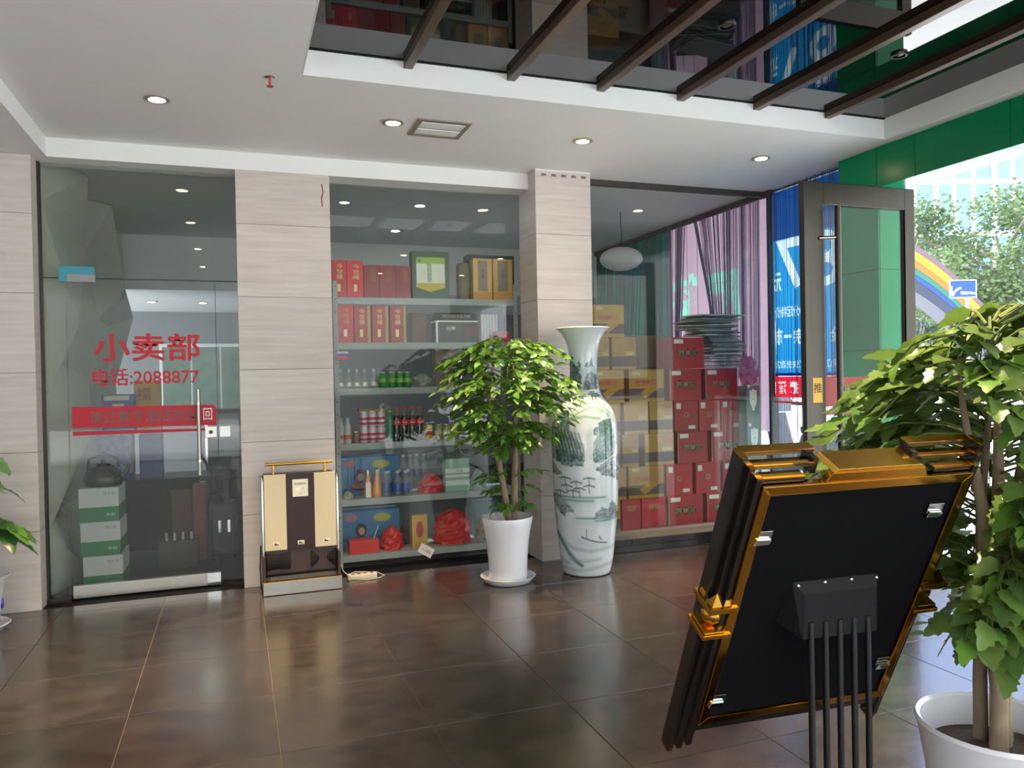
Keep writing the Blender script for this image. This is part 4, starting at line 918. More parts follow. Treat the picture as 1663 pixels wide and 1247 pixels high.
# shelf 2
gift(1, 548, 575, .295, GFB, 'tall red gift box with white badge, first on the second shelf', None, '今\n世\n缘', tm=M('orange_print', '#c78a3c', .4))
x0 = (gx(548, 1, y)+gx(575, 1, y))/2
part('white_badge', bx(x0-.013, x0+.013, y-.0032, y-.0014, TOP[1]+.05, TOP[1]+.105), PAPERW, bpy.data.objects[[q.name for q in bpy.data.objects if q.name.startswith('gift_box')][-1]])
for a, b in ((576, 598), (605, 627), (634.5, 656)): gift(1, a, b, .29, M('gift_wine_red', '#a3101e', .35, var=.08, rnd=.1), 'wine red gift box with gold spine on the second shelf', 'wine red boxes on the second shelf', '今\n世\n缘', sidegold=True)
gift(1, 670, 693, .25, M('brown_card', '#6b4a3a', .5), 'plain brown upright box on the second shelf behind the others', None, None, y=6.12, badge=False)
# black house shaped box
x0, x1 = gx(709, 1, y), gx(777, 1, y); z = TOP[1]
o = thing('roofed_liquor_box', 'black liquor carton shaped like a little house with white trim', 'gift box', ((x0+x1)/2, y+.08, z))
BKC = M('black_card', '#1e1d22', .4)
part('box_body', bx(x0, x1, y, y+.16, z, z+.165), BKC, o, bevel=.002)
part('sloping_lid', MB().hexa([(x0, y, z+.178), (x1, y, z+.178), (x1, y+.16, z+.178), (x0, y+.16, z+.178), (x0+.012, y+.06, z+.245), (x1-.012, y+.06, z+.245), (x1-.012, y+.10, z+.245), (x0+.012, y+.10, z+.245)]), BKC, o)
part('white_trim', bx(x0-.002, x1+.002, y-.003, y+.162, z+.166, z+.177), PAPERW, o); part('white_trim', bx(x0-.004, x0+.012, y-.004, y-.0005, z, z+.166), PAPERW, o)
letter('元帝', PAPERW, o, (x0+.12, y-.0012, z+.115), FX, FZ, w=.075, h=.032)
letter('御酿珍藏', M('pale_grey_ink', '#a9a6a2', .5), o, ((x0+x1)/2, y+.024, z+.215), FX, (0, .55, .83), w=.24, h=.03)
part('red_panel', bx(x1-.11, x1-.01, y-.0014, y-.0002, z+.05, z+.13), M('deep_red', '#5e1a24', .5), o)
x0, x1 = gx(780, 1, 6.15), gx(808, 1, 6.15); mb = MB()
for k in range(12): xx = x0+(x1-x0)*k/12; mb.box(xx, xx+(x1-x0)/12-.003, 6.12+.008*(k % 2), 6.2, z, z+.24)
solo('pleated_carton', mb, PAPERW, 'white pleated paper pack standing behind the plant top on the second shelf', 'packet', ((x0+x1)/2, 6.16, z))
gift(1, 806, 828, .09, GFB, 'small red packet lying on the second shelf near the pillar', None, None, badge=False, cat='packet')

# drinks: lathed bottles and cans
def lathe_thing(name, label, cat, group, x, y, z, parts):
    o = thing(name, label, cat, (x, y, z), group)
    for nm, prof, m in parts: part(nm, MB().lathe(prof, 18, (x, y, z)), m, o, smooth=True)
    return o
CLEAR = glass('clear_bottle', (.92, .93, .90), 1.45, .10)
def row(pxs, k, maker, y):
    for i, p in enumerate(pxs): maker(gx(p, k, y), y+random.uniform(-.006, .006), TOP[k], i)
def flask(x, y, z, i):
    lathe_thing('liquor_flask', 'small clear conical spirit bottle in a row on the third shelf', 'bottle', 'clear flasks on the third shelf', x, y, z,
        [('bottle_glass', [(.001, 0), (.028, 0), (.031, .006), (.026, .05), (.013, .105), (.010, .125)], CLEAR), ('label', [(.0305, .018), (.0285, .032), (.027, .048), (.0265, .049)], M('silver_label', '#d5d1c8', .3, .5)), ('cap', [(.013, .1255), (.013, .150), (.010, .153)], M('bottle_cap_grey', '#a9aca8', .4))])
row((553, 566.5, 579.5, 592, 607), 2, flask, SY+.05)
def can(mat, body, label, group, hh=.115, r=.032):
    def f(x, y, z, i):
        lathe_thing('drink_can', label, 'can', group, x, y, z, [('can_body', [(.001, 0), (r*.8, 0), (r, .008), (r, hh-.01), (r*.85, hh-.001)], mat), ('can_lid', [(r*.86, hh-.0008), (r*.86, hh+.002), (r*.75, hh), (.001, hh)], CHROME)] + ([('can_band', [(r+.0004, hh*.35), (r+.0006, hh*.36), (r+.0006, hh*.6), (r+.0004, hh*.61)], body)] if body else []))
    return f
row((622, 636.5, 649.5, 662), 2, can(M('can_green', '#2f8a3c', .25, .3), M('can_lime', '#6fae3a', .3), 'green soft drink can on the third shelf', 'green cans on the third shelf', .12, .0315), SY+.05)
# crumpled grey bag and tumblers, hung tag
mb = MB().sphere((0, 0, .05), .07, 12, 8, (1.1, .7, .7)); 
for v in mb.v: v += V((random.uniform(-.012, .012), random.uniform(-.012, .012), random.uniform(-.012, .012))); v.z = max(v.z, 0)
xx = gx(686, 2, SY+.1); mb2 = MB().add([v+V((xx, SY+.1, TOP[2])) for v in mb.v], mb.f)
solo('crumpled_bag', mb2, M('grey_plastic_bag', '#9a9a8e', .5, var=.2), 'crumpled pale grey bag beside the green cans', 'bag', (xx, SY+.1, TOP[2]))
def tumbler(x, y, z, i): lathe_thing('glass_tumbler', 'clear glass tumbler on the third shelf behind the plant', 'glass', 'tumblers on the third shelf', x, y, z, [('tumbler_glass', [(.001, 0), (.028, 0), (.034, .10), (.032, .10), (.026, .006), (.001, .006)], CLEAR)])
row((795, 808, 821), 2, tumbler, SY+.05)
def canister(x, y, z, i): lathe_thing('steel_flask', 'slim chromed vacuum flask on the third shelf behind the plant', 'flask', None, x, y, z, [('flask_body', [(.001, 0), (.03, 0), (.031, .01), (.031, .19), (.02, .21)], CHROME), ('flask_cap', [(.02, .2105), (.022, .215), (.022, .26), (.018, .263)], DARK)])
row((747,), 2, canister, SY+.05)
solo('shelf_carton', bx(gx(708, 2, 6.2), gx(742, 2, 6.2), 6.2, 6.32, TOP[2], TOP[2]+.30), M('tan_card', '#a08f7c', .7), 'tan carton with a red stamp at the back of the third shelf', 'carton', ((gx(708, 2, 6.2)+gx(742, 2, 6.2))/2, 6.26, TOP[2]), bevel=.002)
x0 = gx(548, 2, G2+.012); tg = thing('hanging_tag', 'small red blue and white tag stuck inside the window by the third shelf', 'tag', (x0+.045, G2+.010, 1.60))
for z0, z1, m in ((1.60, 1.625, M('tag_red', '#d8343c', .5)), (1.625, 1.643, M('tag_blue', '#3f50c0', .5)), (1.643, 1.66, M('tag_pale', '#d8c6bd', .5))): part('tag_stripe', bx(x0, x0+.085, G2+.0095, G2+.0110, z0, z1), m, tg)
# shelf 4
def water(x, y, z, i): lathe_thing('water_bottle', 'small white labelled water bottle with pale blue cap on the fourth shelf', 'bottle', 'white water bottles', x, y, z,
    [('bottle_body', [(.001, 0), (.024, 0), (.027, .012), (.026, .06), (.027, .11), (.024, .14), (.014, .165), (.013, .172)], M('milky_plastic', '#c9d2d4', .3, trans=.2)), ('label', [(.0274, .035), (.0277, .04), (.0277, .06), (.0274, .065)], M('orange_label', '#d4643c', .4)), ('cap', [(.016, .1725), (.016, .193), (.013, .196)], M('pale_blue_cap', '#8fc4cf', .4))])
row((553.5, 565), 3, water, SY+.05)
row((578,), 3, can(M('jar_glass', '#7d6a5e', .2), None, 'short dark jar with chrome lid on the fourth shelf', None, .085, .027), SY+.07)
WC = M('white_red_can', '#d5ccd8', .3, .2); WR = M('can_red_wave', '#c23a4a', .35)
for tier in (0, 1):
    for p in (592, 605.5, 619.5):
        lathe_thing('drink_can', 'white and red drink can in the double stacked block on the fourth shelf', 'can', 'white and red cans stacked two high', gx(p, 3, SY+.05), SY+.05, TOP[3]+.1215*tier, [('can_body', [(.001, 0), (.026, 0), (.032, .008), (.032, .112), (.028, .119)], WC), ('can_lid', [(.028, .1192), (.028, .1212), (.001, .1212)], CHROME), ('can_wave', [(.0324, .055), (.0326, .056), (.0326, .074), (.0324, .075)], WR), ('can_wave', [(.0324, .018), (.0326, .019), (.0326, .035), (.0324, .036)], WR)])
solo('cardboard_lid', bx(gx(584, 3, SY+.02), gx(630, 3, SY+.02), SY+.016, SY+.09, TOP[3]+.243, TOP[3]+.262), M('straw_card', '#8f8754', .7), 'straw coloured cardboard strip on top of the stacked cans', 'cardboard', (gx(607, 3), SY+.05, TOP[3]+.243))
def sprite(x, y, z, i): lathe_thing('slim_bottle', 'slim green plastic bottle with yellow cap on the fourth shelf', 'bottle', None, x, y, z, [('bottle_body', [(.001, 0), (.024, 0), (.027, .012), (.024, .09), (.027, .17), (.014, .215), (.012, .228)], M('green_plastic', '#2c9a6c', .15, trans=.3)), ('cap', [(.014, .2285), (.014, .244), (.012, .246)], M('yellow_cap', '#b7b83a', .4))])
row((634,), 3, sprite, SY+.045)
def cola(x, y, z, i):
    o = lathe_thing('cola_bottle', 'dark cola bottle with red label and red cap on the fourth shelf', 'bottle', 'cola bottles on the fourth shelf', x, y, z,
        [('bottle_body', [(.001, 0), (.026, 0), (.031, .012), (.0305, .06), (.028, .10), (.031, .15), (.031, .172), (.026, .20)], M('cola_dark', '#150d0c', .1, coat=.5)), ('bottle_neck', [(.026, .2002), (.014, .232), (.013, .244)], M('neck_clear', '#6d6a66', .1)), ('cap', [(.0155, .2445), (.0155, .262), (.013, .264)], M('cap_red', '#c4202c', .4)), ('label', [(.0313, .128), (.0316, .129), (.0316, .166), (.0313, .167)], M('label_red', '#c9202e', .35))])
    letter('Coca-Cola', PAPERW, o, (x-.002, y-.0335, z+.148), FX, FZ, w=.04, h=.014)
row((645, 657.5, 670, 682.5), 3, cola, SY+.05)
row((697,), 3, can(M('can_yellow', '#d8b42c', .3), M('label_red', '#c9202e', .35), 'yellow drink can with red print on the fourth shelf', None, .115, .031), SY+.05)
row((713, 726, 739), 3, can(M('jar_olive', '#9b9a5c', .2, coat=.4), M('jar_label', '#c9c8a4', .5), 'olive green pickle jar on the fourth shelf', 'pickle jars on the fourth shelf', .115, .030), SY+.05)
# shelf 5
z = TOP[4]; x0, x1 = gx(552, 4, 6.17), gx(648, 4, 6.17)
def picture_carton(z, label):
    o = thing('printed_carton', label, 'carton', ((x0+x1)/2, 6.25, z))
    part('carton_body', bx(x0, x1, 6.17, 6.33, z, z+.30), M('carton_blue', '#2a7fb4', .5, var=.2, scale=6), o, bevel=.002)
    part('print_block', MB().sphere((x0+.16, 6.169, z+.15), .045, 12, 8, (1, .04, 1.2)), M('print_dark', '#2c2430', .6), o, smooth=True)
    part('print_block', MB().sphere((x0+.165, 6.167, z+.14), .026, 12, 8, (1, .05, 1.2)), M('print_skin', '#c9a08c', .6), o, smooth=True)
    part('print_block', MB().sphere((x0+.15, 6.167, z+.07), .05, 12, 8, (1.3, .04, .6)), M('print_red', '#a13a48', .6), o, smooth=True)
    part('print_block', MB().sphere((x0+.33, 6.167, z+.24), .05, 12, 8, (1.4, .04, .7)), M('print_yellow', '#b4b04a', .6), o, smooth=True)
    part('print_block', MB().sphere((x0+.08, 6.167, z+.25), .05, 12, 8, (1.0, .04, .7)), M('print_pink', '#b27a8c', .6), o, smooth=True)
picture_carton(TOP[4], 'bright blue carton with printed figure at the back of the fifth shelf')
picture_carton(TOP[5], 'bright blue carton with printed figure at the back of the lowest shelf')
def juice(x, y, z, i): lathe_thing('juice_bottle', 'small orange juice bottle with silver cap on the fifth shelf', 'bottle', 'orange juice bottles', x, y+(i % 2)*.06, z, [('bottle_body', [(.001, 0), (.027, 0), (.032, .012), (.031, .07), (.018, .14), (.012, .175)], M('orange_juice', '#d98c04', .15, coat=.5)), ('cap', [(.0135, .1755), (.0135, .215), (.011, .218)], M('foil_cap', '#b5a98c', .3, .8))])
row((598, 601.5, 612, 617), 4, juice, SY+.05)
solo('bottle_label_card', bx(gx(594, 4)-.004, gx(601, 4)-.002, SY+.0145, SY+.0162, TOP[4]+.005, TOP[4]+.12), PAPERW, 'narrow white card in front of the orange juice bottles', 'card', (gx(597, 4), SY+.015, TOP[4]+.005))
def blue_water(x, y, z, i): lathe_thing('water_bottle', 'clear bottle with deep blue label on the fifth shelf', 'bottle', 'blue labelled water bottles', x, y+(i % 2)*.065, z, [('bottle_body', [(.001, 0), (.027, 0), (.030, .012), (.028, .05), (.030, .12), (.013, .165), (.012, .175)], CLEAR), ('label', [(.0304, .03), (.0308, .031), (.0308, .095), (.0304, .096)], M('blue_label', '#2a58a8', .3)), ('cap', [(.0145, .1755), (.0145, .193), (.012, .195)], M('white_cap', '#d4d8dc', .4))])
row((628, 634, 646, 652, 659, 666), 4, blue_water, SY+.05)
def tall_clear(x, y, z, i): lathe_thing('tall_water_bottle', 'tall clear water bottle at the back of the fifth shelf', 'bottle', 'tall clear bottles', x, y, z, [('bottle_body', [(.001, 0), (.024, 0), (.0275, .015), (.026, .10), (.0275, .20), (.014, .265), (.013, .28)], CLEAR), ('label', [(.0278, .12), (.0281, .121), (.0281, .175), (.0278, .176)], M('violet_label', '#4a4a86', .3)), ('cap', [(.016, .2805), (.016, .30), (.014, .302)], M('white_cap', '#d4d8dc', .4))])
row((656, 667, 678, 689), 4, tall_clear, SY+.25)
def bag(k, p0, p1, hgt, mat, label, y, seed, cat='plastic bag', nm='plastic_bag', pw=.8):
    x0, x1 = gx(p0, k, y), gx(p1, k, y); cx = (x0+x1)/2; R = (x1-x0)/2; r = random.Random(seed)
    mb = MB(); n, m = 22, 12; prof = []
    for j in range(m+1):
        u = j/m; rr = R*(1-.12*(1-u))*(1-u**2.4)**pw if u < 1 else .004; prof.append((max(rr, .004), u*hgt))
    prof = [(.004, 0)]+prof; mb.lathe(prof, n, (cx, y, TOP[k]), cap=False)
    for v in mb.v:
        q = v-V((cx, y, TOP[k])); f = 1+r.uniform(-.10, .10)+.08*math.sin(q.z*90+math.atan2(q.y, q.x)*5); v.x = cx+q.x*f; v.y = y+q.y*f*min(1, .09/R)
        if q.z > .004: v.z += r.uniform(-.006, .006)
    return solo(nm, mb, mat, label, cat, (cx, y, TOP[k]))
REDBAG = M('red_plastic_bag', '#cc1a14', .35, var=.25, scale=30, bump=.4); MAROON = M('maroon_bag', '#4a2226', .5, var=.3, scale=25)
bag(4, 677, 722, .155, REDBAG, 'tied red plastic bag beside the mint box on the fifth shelf', SY+.11, 3)
y = SY+.04; x0, x1 = gx(724, 4, y), gx(763, 4, y); z = TOP[4]
o = thing('mint_gift_box', 'pale mint green box with white bands on the fifth shelf', 'gift box', ((x0+x1)/2, y+.05, z))
part('box_body', bx(x0, x1, y, y+.09, z, z+.265), M('mint_card', '#8fc0a6', .5, var=.08), o, bevel=.002)
for z0, z1 in ((.05, .09), (.115, .135), (.15, .185)): part('white_band', bx(x0, x1, y-.0014, y-.0002, z+z0, z+z1), PAPERW, o)
letter('礼品', M('label_ink', '#3a332d', .6), o, ((x0+x1)/2+.02, y-.0022, z+.167), FX, FZ, w=.05, h=.018)
bag(4, 764, 790, .17, M('pale_blue_bag', '#8aa0a6', .4, var=.3, scale=20), 'pale blue grey plastic bag right of the mint box', SY+.11, 8)
bag(4, 556, 574, .06, M('beige_bag', '#b5a68f', .5, var=.2), 'small beige bag in the corner of the fifth shelf', SY+.06, 9)
# lowest shelf
y = SY+.02; x0, x1 = gx(568, 5, y), gx(616, 5, y); z = TOP[5]
o = thing('red_tissue_box', 'low bright red box with a white straw on the lowest shelf', 'box', ((x0+x1)/2, y+.05, z))
part('box_body', bx(x0, x1, y, y+.10, z, z+.105), M('vivid_red', '#d8262c', .4), o, bevel=.004)
part('white_straw', MB().cyl((x1-.03, y+.05, z+.106), (x1+.005, y+.05, z+.20), .0035), PAPERW, o)
bag(5, 616, 657, .19, REDBAG, 'rounded red plastic bag beside the low red box', SY+.12, 5)
bag(5, 650, 668, .25, MAROON, 'slim dark maroon bag at the back of the lowest shelf', SY+.26, 6)
y = SY+.03; x0, x1 = gx(670, 5, y), gx(695, 5, y)
o = thing('gold_gift_box', 'upright gold and yellow gift box with red emblem on the lowest shelf', 'gift box', ((x0+x1)/2, y+.04, z))
part('box_body', bx(x0, x1, y, y+.08, z, z+.265), M('gold_foil_card', '#c9a02e', .35, .2, var=.25, scale=12), o, bevel=.002)
part('red_emblem', MB().sphere(((x0+x1)/2, y-.0005, z+.15), .03, 14, 8, (1, .04, 2.2)), M('emblem_red', '#b5382c', .5), o, smooth=True)
part('red_foot', bx(x0, x1, y-.0014, y-.0002, z+.002, z+.03), M('foot_orange', '#c98a3e', .5), o)
bag(5, 702, 768, .275, REDBAG, 'big crinkled red plastic bag right of the gold box', SY+.13, 7, pw=.45)
bag(5, 770, 800, .20, M('tan_bag', '#8c7663', .5, var=.3), 'tan plastic bag in the right end of the lowest shelf', SY+.13, 12)
gift(5, 772, 812, .30, M('sky_card', '#6f9aa8', .5, var=.1), 'pale blue carton at the back right of the lowest shelf', None, None, y=6.20, badge=False, cat='carton')
# card taped to the glass
c = on(692, 894, 1, G2-.002)
t = thing('taped_card', 'small tilted white card with red print taped low on the shelf window', 'card', c)
ca, sa = math.cos(-.55), math.sin(-.55); fr_ = lambda a, b, d: V((c.x+a*ca-b*sa, d, c.z+a*sa+b*ca))
part('card_sheet', MB().prism([(-.06, -.037), (.06, -.037), (.06, .037), (-.06, .037)], G2-.003, G2-.0012, fr_), PAPERW, t)
letter('小心玻璃', M('pink_red_ink', '#c4506a', .6), t, (c.x, G2-.004, c.z), (ca, 0, sa), (-sa, 0, ca), w=.085, h=.03)

# ================================================================== STACKED LIQUOR CARTONS BEHIND WINDOW 3
CY, CZ, CH = 5.93, .08, .281
solo('pallet', MB().box(2.72, 4.44, 5.92, 6.24, .055, CZ).box(2.72, 4.44, 5.92, 5.98, 0, .055).box(2.72, 4.44, 6.18, 6.24, 0, .055), M('raw_pallet_wood', '#6d5a48', .8, var=.2), 'low wooden pallet under the front row of liquor cartons', 'pallet', (3.58, 6.08, 0))
CRED = M('carton_red', '#a30e1c', .45, var=.1, rnd=.12); CYEL = M('carton_yellow', '#a07a16', .5, var=.12, rnd=.10); CBRN = M('carton_brown_band', '#4d3b33', .6, var=.15)
DIA = M('diamond_black', '#352a22', .5); CGOLD = M('carton_gold_ink', '#9a8a5a', .45, .3); CRINK = M('carton_red_ink', '#a4382c', .5); STK = M('sticker_white', '#d8d8d0', .6)
SLIVER = M('carton_edge', '#8d7a66', .6)
def cx_(p, y, Y=CY): return on(p, y, 1, Y).x
rows_y = [830, 780, 728, 677, 624, 571, 516]
def carton(p0, p1, r, col, kind, Y=CY):
    z = CZ+CH*r; x0, x1 = cx_(p0, rows_y[r], Y)+.003, cx_(p1, rows_y[r], Y)-.003
    rows = ('bottom', 'second', 'third', 'fourth', 'fifth', 'sixth', 'seventh')
    face = {'w': 'name on the long face', 'n': 'narrow end with white stickers', 'p': 'plain gold printed end'}[kind]
    lab = '%s liquor carton, %s, in the %s layer behind the glass' % ('red' if col == 'r' else 'mustard yellow', face, rows[r])
    o = thing('liquor_carton', lab, 'carton', ((x0+x1)/2, Y+.14, z), lab)
    part('carton_body', bx(x0, x1, Y, Y+.28, z, z+CH-.002), CRED if col == 'r' else CYEL, o, bevel=.002)
    wd = x1-x0; cxm = (x0+x1)/2; f = Y-.0008
    if col == 'r' and kind == 'w':
        part('edge_tape', bx(x0, x0+.012, f-.0006, Y-.0002, z+.002, z+CH-.004), SLIVER, o)
        for k in (-1, 0, 1):
            c0 = cxm+k*wd*.2; e = wd*.125
            q = part('black_diamond', MB().prism([(c0-e, z+.14), (c0, z+.14-e), (c0+e, z+.14), (c0, z+.14+e)], f-.0008, f, lambda a, b, d: V((a, d, b))), DIA, o)
            letter('四特酒'[k+1], CGOLD, q, (c0, f-.0014, z+.14), FX, FZ, w=wd*.145, h=.048, bold=.02)
        part('white_sticker', bx(x0+.025, x0+.025+wd*.28, f-.0008, Y-.0002, z+.225, z+.262), STK, o)
    elif col == 'r' and kind == 'n':
        part('white_sticker', bx(x0+.02, x0+.065, f-.0008, Y-.0002, z+.205, z+.255), STK, o)
        part('white_sticker', bx(x1-.10, x1-.03, f-.0008, Y-.0002, z+.025, z+.055), STK, o)
        letter('◎', CRINK if False else CGOLD, o, (cxm, f-.001, z+.15), FX, FZ, h=.05)
    elif col == 'r':
        letter('福禄', CGOLD, o, (cxm, f-.001, z+.20), FX, FZ, w=wd*.5, h=.05)
    else:
        part('brown_band', bx(x0, x1, f-.0004, Y-.0002, z+.03, z+.03+.085), CBRN, o)
        if kind == 'w':
            part('yellow_hill', MB().prism([(x0+wd*.3, z+.075), (x0+wd*.45, z+.03), (x0+wd*.85, z+.115), (x0+wd*.55, z+.13)], f-.0012, f-.0006, lambda a, b, d: V((a, d, b))), CYEL, o)
            letter('四特酒', CRINK, o, (cxm, f-.001, z+.165), FX, FZ, w=wd*.62, h=.048, bold=.02)
            part('pale_sticker', bx(x0+.03, x0+.03+wd*.22, f-.0008, Y-.0002, z+.235, z+.262), M('sticker_buff', '#b9a86a', .6), o)
        else:
            letter('四特', CRINK, o, (x1-wd*.2, f-.001, z+.21), FX, FZ, w=wd*.28, h=.05)
            part('pale_sticker', bx(x1-wd*.42, x1-wd*.08, f-.0008, Y-.0002, z+.125, z+.155), M('sticker_buff', '#b9a86a', .6), o)
    return o
for a in ((1085, 1142, 0, 'r', 'w'), (1148, 1205, 0, 'r', 'w'), (1010, 1041, 0, 'r', 'p'), (1042, 1082, 0, 'r', 'p'),
          (1082, 1125, 1, 'r', 'n'), (1130, 1170, 1, 'r', 'n'), (1174, 1208, 1, 'r', 'n'), (1020, 1079, 1, 'y', 'w'),
          (1100, 1150, 2, 'r', 'w'), (1155, 1208, 2, 'r', 'w'), (1010, 1038, 2, 'y', 'n'), (1047, 1095, 2, 'y', 'n'),
          (1095, 1134, 3, 'r', 'n'), (1135, 1170, 3, 'r', 'n'), (1171, 1206, 3, 'r', 'n'), (1013, 1053, 3, 'y', 'n'), (1054, 1093, 3, 'y', 'n'),
          (1087, 1139, 4, 'r', 'w'), (1145, 1198, 4, 'r', 'w'), (1021, 1079, 4, 'y', 'w'), (962, 1014, 4, 'y', 'w'),
          (1090, 1144, 5, 'r', 'w'), (993, 1033, 5, 'y', 'n'), (962, 990, 5, 'y', 'n'), (962, 1014, 6, 'y', 'w')): carton(*a)
for r in range(4): carton(956, 1008 if r != 1 else 1018, r, 'y', 'w')
# plain cartons standing behind and the flattened boxes on top of them
BRC = M('dull_brown_carton', '#7d7561', .7, var=.1, rnd=.15)
for r in range(6): solo('plain_carton', bx(3.36, 3.80, 6.30, 6.70, .30*r, .30*r+.298), BRC, 'plain olive brown carton in the column behind the yellow stack', 'carton', (3.58, 6.5, .30*r), 'plain cartons behind the yellow stack', bevel=.003)
FL = [M('flat_card_%d' % k, c_, .7, var=.15) for k, c_ in enumerate(('#8f978f', '#5c7066', '#b4b4aa', '#3f5f52', '#a5a196'))]
z = CZ+CH*5; rnd = random.Random(9)
for k in range(28):
    low = z < 1.772; w_, d_ = (rnd.uniform(.30, .36), rnd.uniform(.24, .30)) if low else (rnd.uniform(.40, .54), rnd.uniform(.22, .32)); a = rnd.uniform(-.10, .10) if low else rnd.uniform(-.42, .42); hh = .012
    mb = MB().box(-w_/2, w_/2, -d_/2, d_/2, 0, hh)
    o = bpy.data.objects.new('flattened_box', mb.mesh('flattened_box', FL[k % 5])); link(o)
    o.location = (4.25+rnd.uniform(-.015, .015) if low else 4.13+rnd.uniform(-.06, .04), 6.09+rnd.uniform(-.05, .05), z+.002); o.rotation_euler = (rnd.uniform(-.01, .01), rnd.uniform(-.02, -.0), a); z += hh+.0055
    tag(o, 'flattened grey green carton in the pile on top of the red cartons', 'cardboard', 'flattened cartons in the pile')
# green boxes with a white bottle picture, pink bag on top
GBX = M('green_box_card', '#1f5f55', .45, var=.15)
def green_box(z, tilt, label, x0=4.325, wd=.148, hg=.348):
    o = thing('green_liquor_box', label, 'gift box', (x0+wd/2, 5.83, z)); 
    part('box_body', bx(x0, x0+wd, 5.79, 5.915, z, z+hg), GBX, o, bevel=.003)
    bt = MB().prism([(-.012, .045), (.012, .045), (.014, .07), (.036, .12), (.038, .21), (.04, .235), (.028, .225), (.01, .235), (0, .245), (-.01, .235), (-.028, .225), (-.04, .235), (-.038, .21), (-.036, .12), (-.014, .07)], 5.7885, 5.7897, lambda a, b, d: V((x0+wd/2+a, d, z+b)))
    part('bottle_picture', bt, M('picture_white', '#c9dcd8', .5), o)
    part('blue_corner', bx(x0+.004, x0+.03, 5.7888, 5.7897, z+.14, z+.25), M('corner_blue', '#245f95', .5), o)
    letter('御酒', MATS['label_ink'], o, (x0+wd/2, 5.7876, z+.15), FX, FZ, w=.025, h=.012)
    part('white_sticker', bx(x0+.012, x0+.04, 5.788, 5.7886, z+.255, z+.28), STK, o)
    if tilt: o.rotation_euler = (0, tilt, 0)
    return o
for k in range(3): green_box(.35*k, 0, ('dark green liquor box with white bottle picture on the floor by the curtain', 'dark green liquor box with white bottle picture, second one up by the curtain', 'dark green liquor box with white bottle picture, third one up by the curtain')[k])
green_box(1.05, 0, 'shorter dark green liquor box right under the pink bag', 4.318, .148, .27)
rnd = random.Random(2); mb = MB().sphere((4.392, 5.855, 1.45), .16, 18, 12, (.56, .40, .85))
for v in mb.v:
    v += V((rnd.uniform(-.016, .016), rnd.uniform(-.016, .016), rnd.uniform(-.02, .02))); v.z = max(v.z, 1.3205)
solo('pink_bag', mb, translucent('pink_film', '#d07fb0', .35, var=.2, rough=.25), 'crumpled pink plastic bag lying on the green boxes', 'plastic bag', (4.392, 5.855, 1.3205))

# ================================================================== THINGS INSIDE THE SHOP DOOR
def sp_(px, py, Y): return on(px, py, 1, Y)
# white and green drink cartons with a kettle on top
GY = 6.06
for k in range(3):
    x0, x1 = -1.035, -.785; z = .24*k; dx = (.012, .0, -.006)[k]
    o = thing('drink_carton', 'white carton with green lower band in the stack inside the door, %s' % ('lowest', 'middle one', 'topmost under the kettle')[k], 'carton', ((x0+x1)/2+dx, GY+.16, z))
    part('carton_body', bx(x0+dx, x1+dx, GY, GY+.36, z, z+.239), M('white_carton', '#b4b6b6', .6, var=.05), o, bevel=.002)
    part('green_band', MB().box(x0+dx-.001, x1+dx+.001, GY-.001, GY+.361, z+.002, z+.105), M('carton_green', '#0b6a33', .5, var=.1), o)
    letter('牛奶', M('pale_green_ink', '#a9cdb4', .6), o, (x1+dx-.05, GY-.002, z+.05), FX, FZ, w=.06, h=.026)
    letter('特仑苏', M('dark_green_ink', '#3f6a52', .6), o, (x1+dx-.06, GY-.002, z+.20), FX, FZ, w=.07, h=.022)
kx, ky, kz = -.905, GY+.16, .24*2+.239
t = thing('kettle', 'dark polished metal kettle standing on the stack of white and green cartons', 'kettle', (kx, ky, kz))
DM = M('dark_polished_metal', '#3a3733', .15, .9)
part('kettle_body', MB().lathe([(.001, 0), (.115, 0), (.125, .015), (.13, .05), (.115, .10), (.07, .135), (.045, .142)], 30, (kx, ky, kz), cap=False), DM, t, smooth=True)
part('lid', MB().lathe([(.05, .1425), (.046, .152), (.012, .16), (.012, .172), (.018, .18), (.001, .186)], 20, (kx, ky, kz), cap=False), DM, t, smooth=True)
part('spout', MB().tube([(kx+.11, ky, kz+.05), (kx+.15, ky, kz+.09), (kx+.17, ky, kz+.14)], [.022, .015, .010], 10), DM, t, smooth=True)
part('handle', MB().tube([(kx-.10, ky, kz+.11), (kx-.09, ky, kz+.19), (kx, ky, kz+.235), (kx+.09, ky, kz+.19), (kx+.10, ky, kz+.11)], .009, 8), BLACKM, t, smooth=True)
# merchandise on a table further in
t = thing('trestle_table', 'dark low table loaded with goods inside the shop', 'table', (-.75, 7.35, 0))
DW = M('dark_wood', '#3a2f2b', .5, var=.2)
part('table_top', bx(-1.0, -.05, 7.1, 7.6, .60, .64), DW, t, bevel=.003)
for x in (-.98, -.11):
    for y in (7.12, 7.54): part('leg', bx(x, x+.04, y, y+.04, 0, .60), DW, t)
part('darkening_skirt', bx(-1.0, -.30, 7.085, 7.098, .05, .638), M('darkening_sheet', '#231f20', .9, var=.3), t)  # added dark sheet, blots out the pale floor sheen under the table
def goods(nm, label, cat, p0, y0, p1, y1, Y, d, mat, base):
    a, b = sp_(p0, y1, Y), sp_(p1, y0, Y); o = thing(nm, label, cat, ((a.x+b.x)/2, Y+d/2, base))
    part('box_body', bx(a.x, b.x, Y, Y+d, base, b.z), mat, o, bevel=.004); return o, a.x, b.x, b.z
zt = .64
o, a, b, zz = goods('patterned_bag', 'blue and white porcelain patterned carrier on the table inside the shop', 'bag', 158, 703, 214, 760, 7.18, .2, M('porcelain_blue_print', '#8b97b8', .5, var=.5, scale=22), zt)
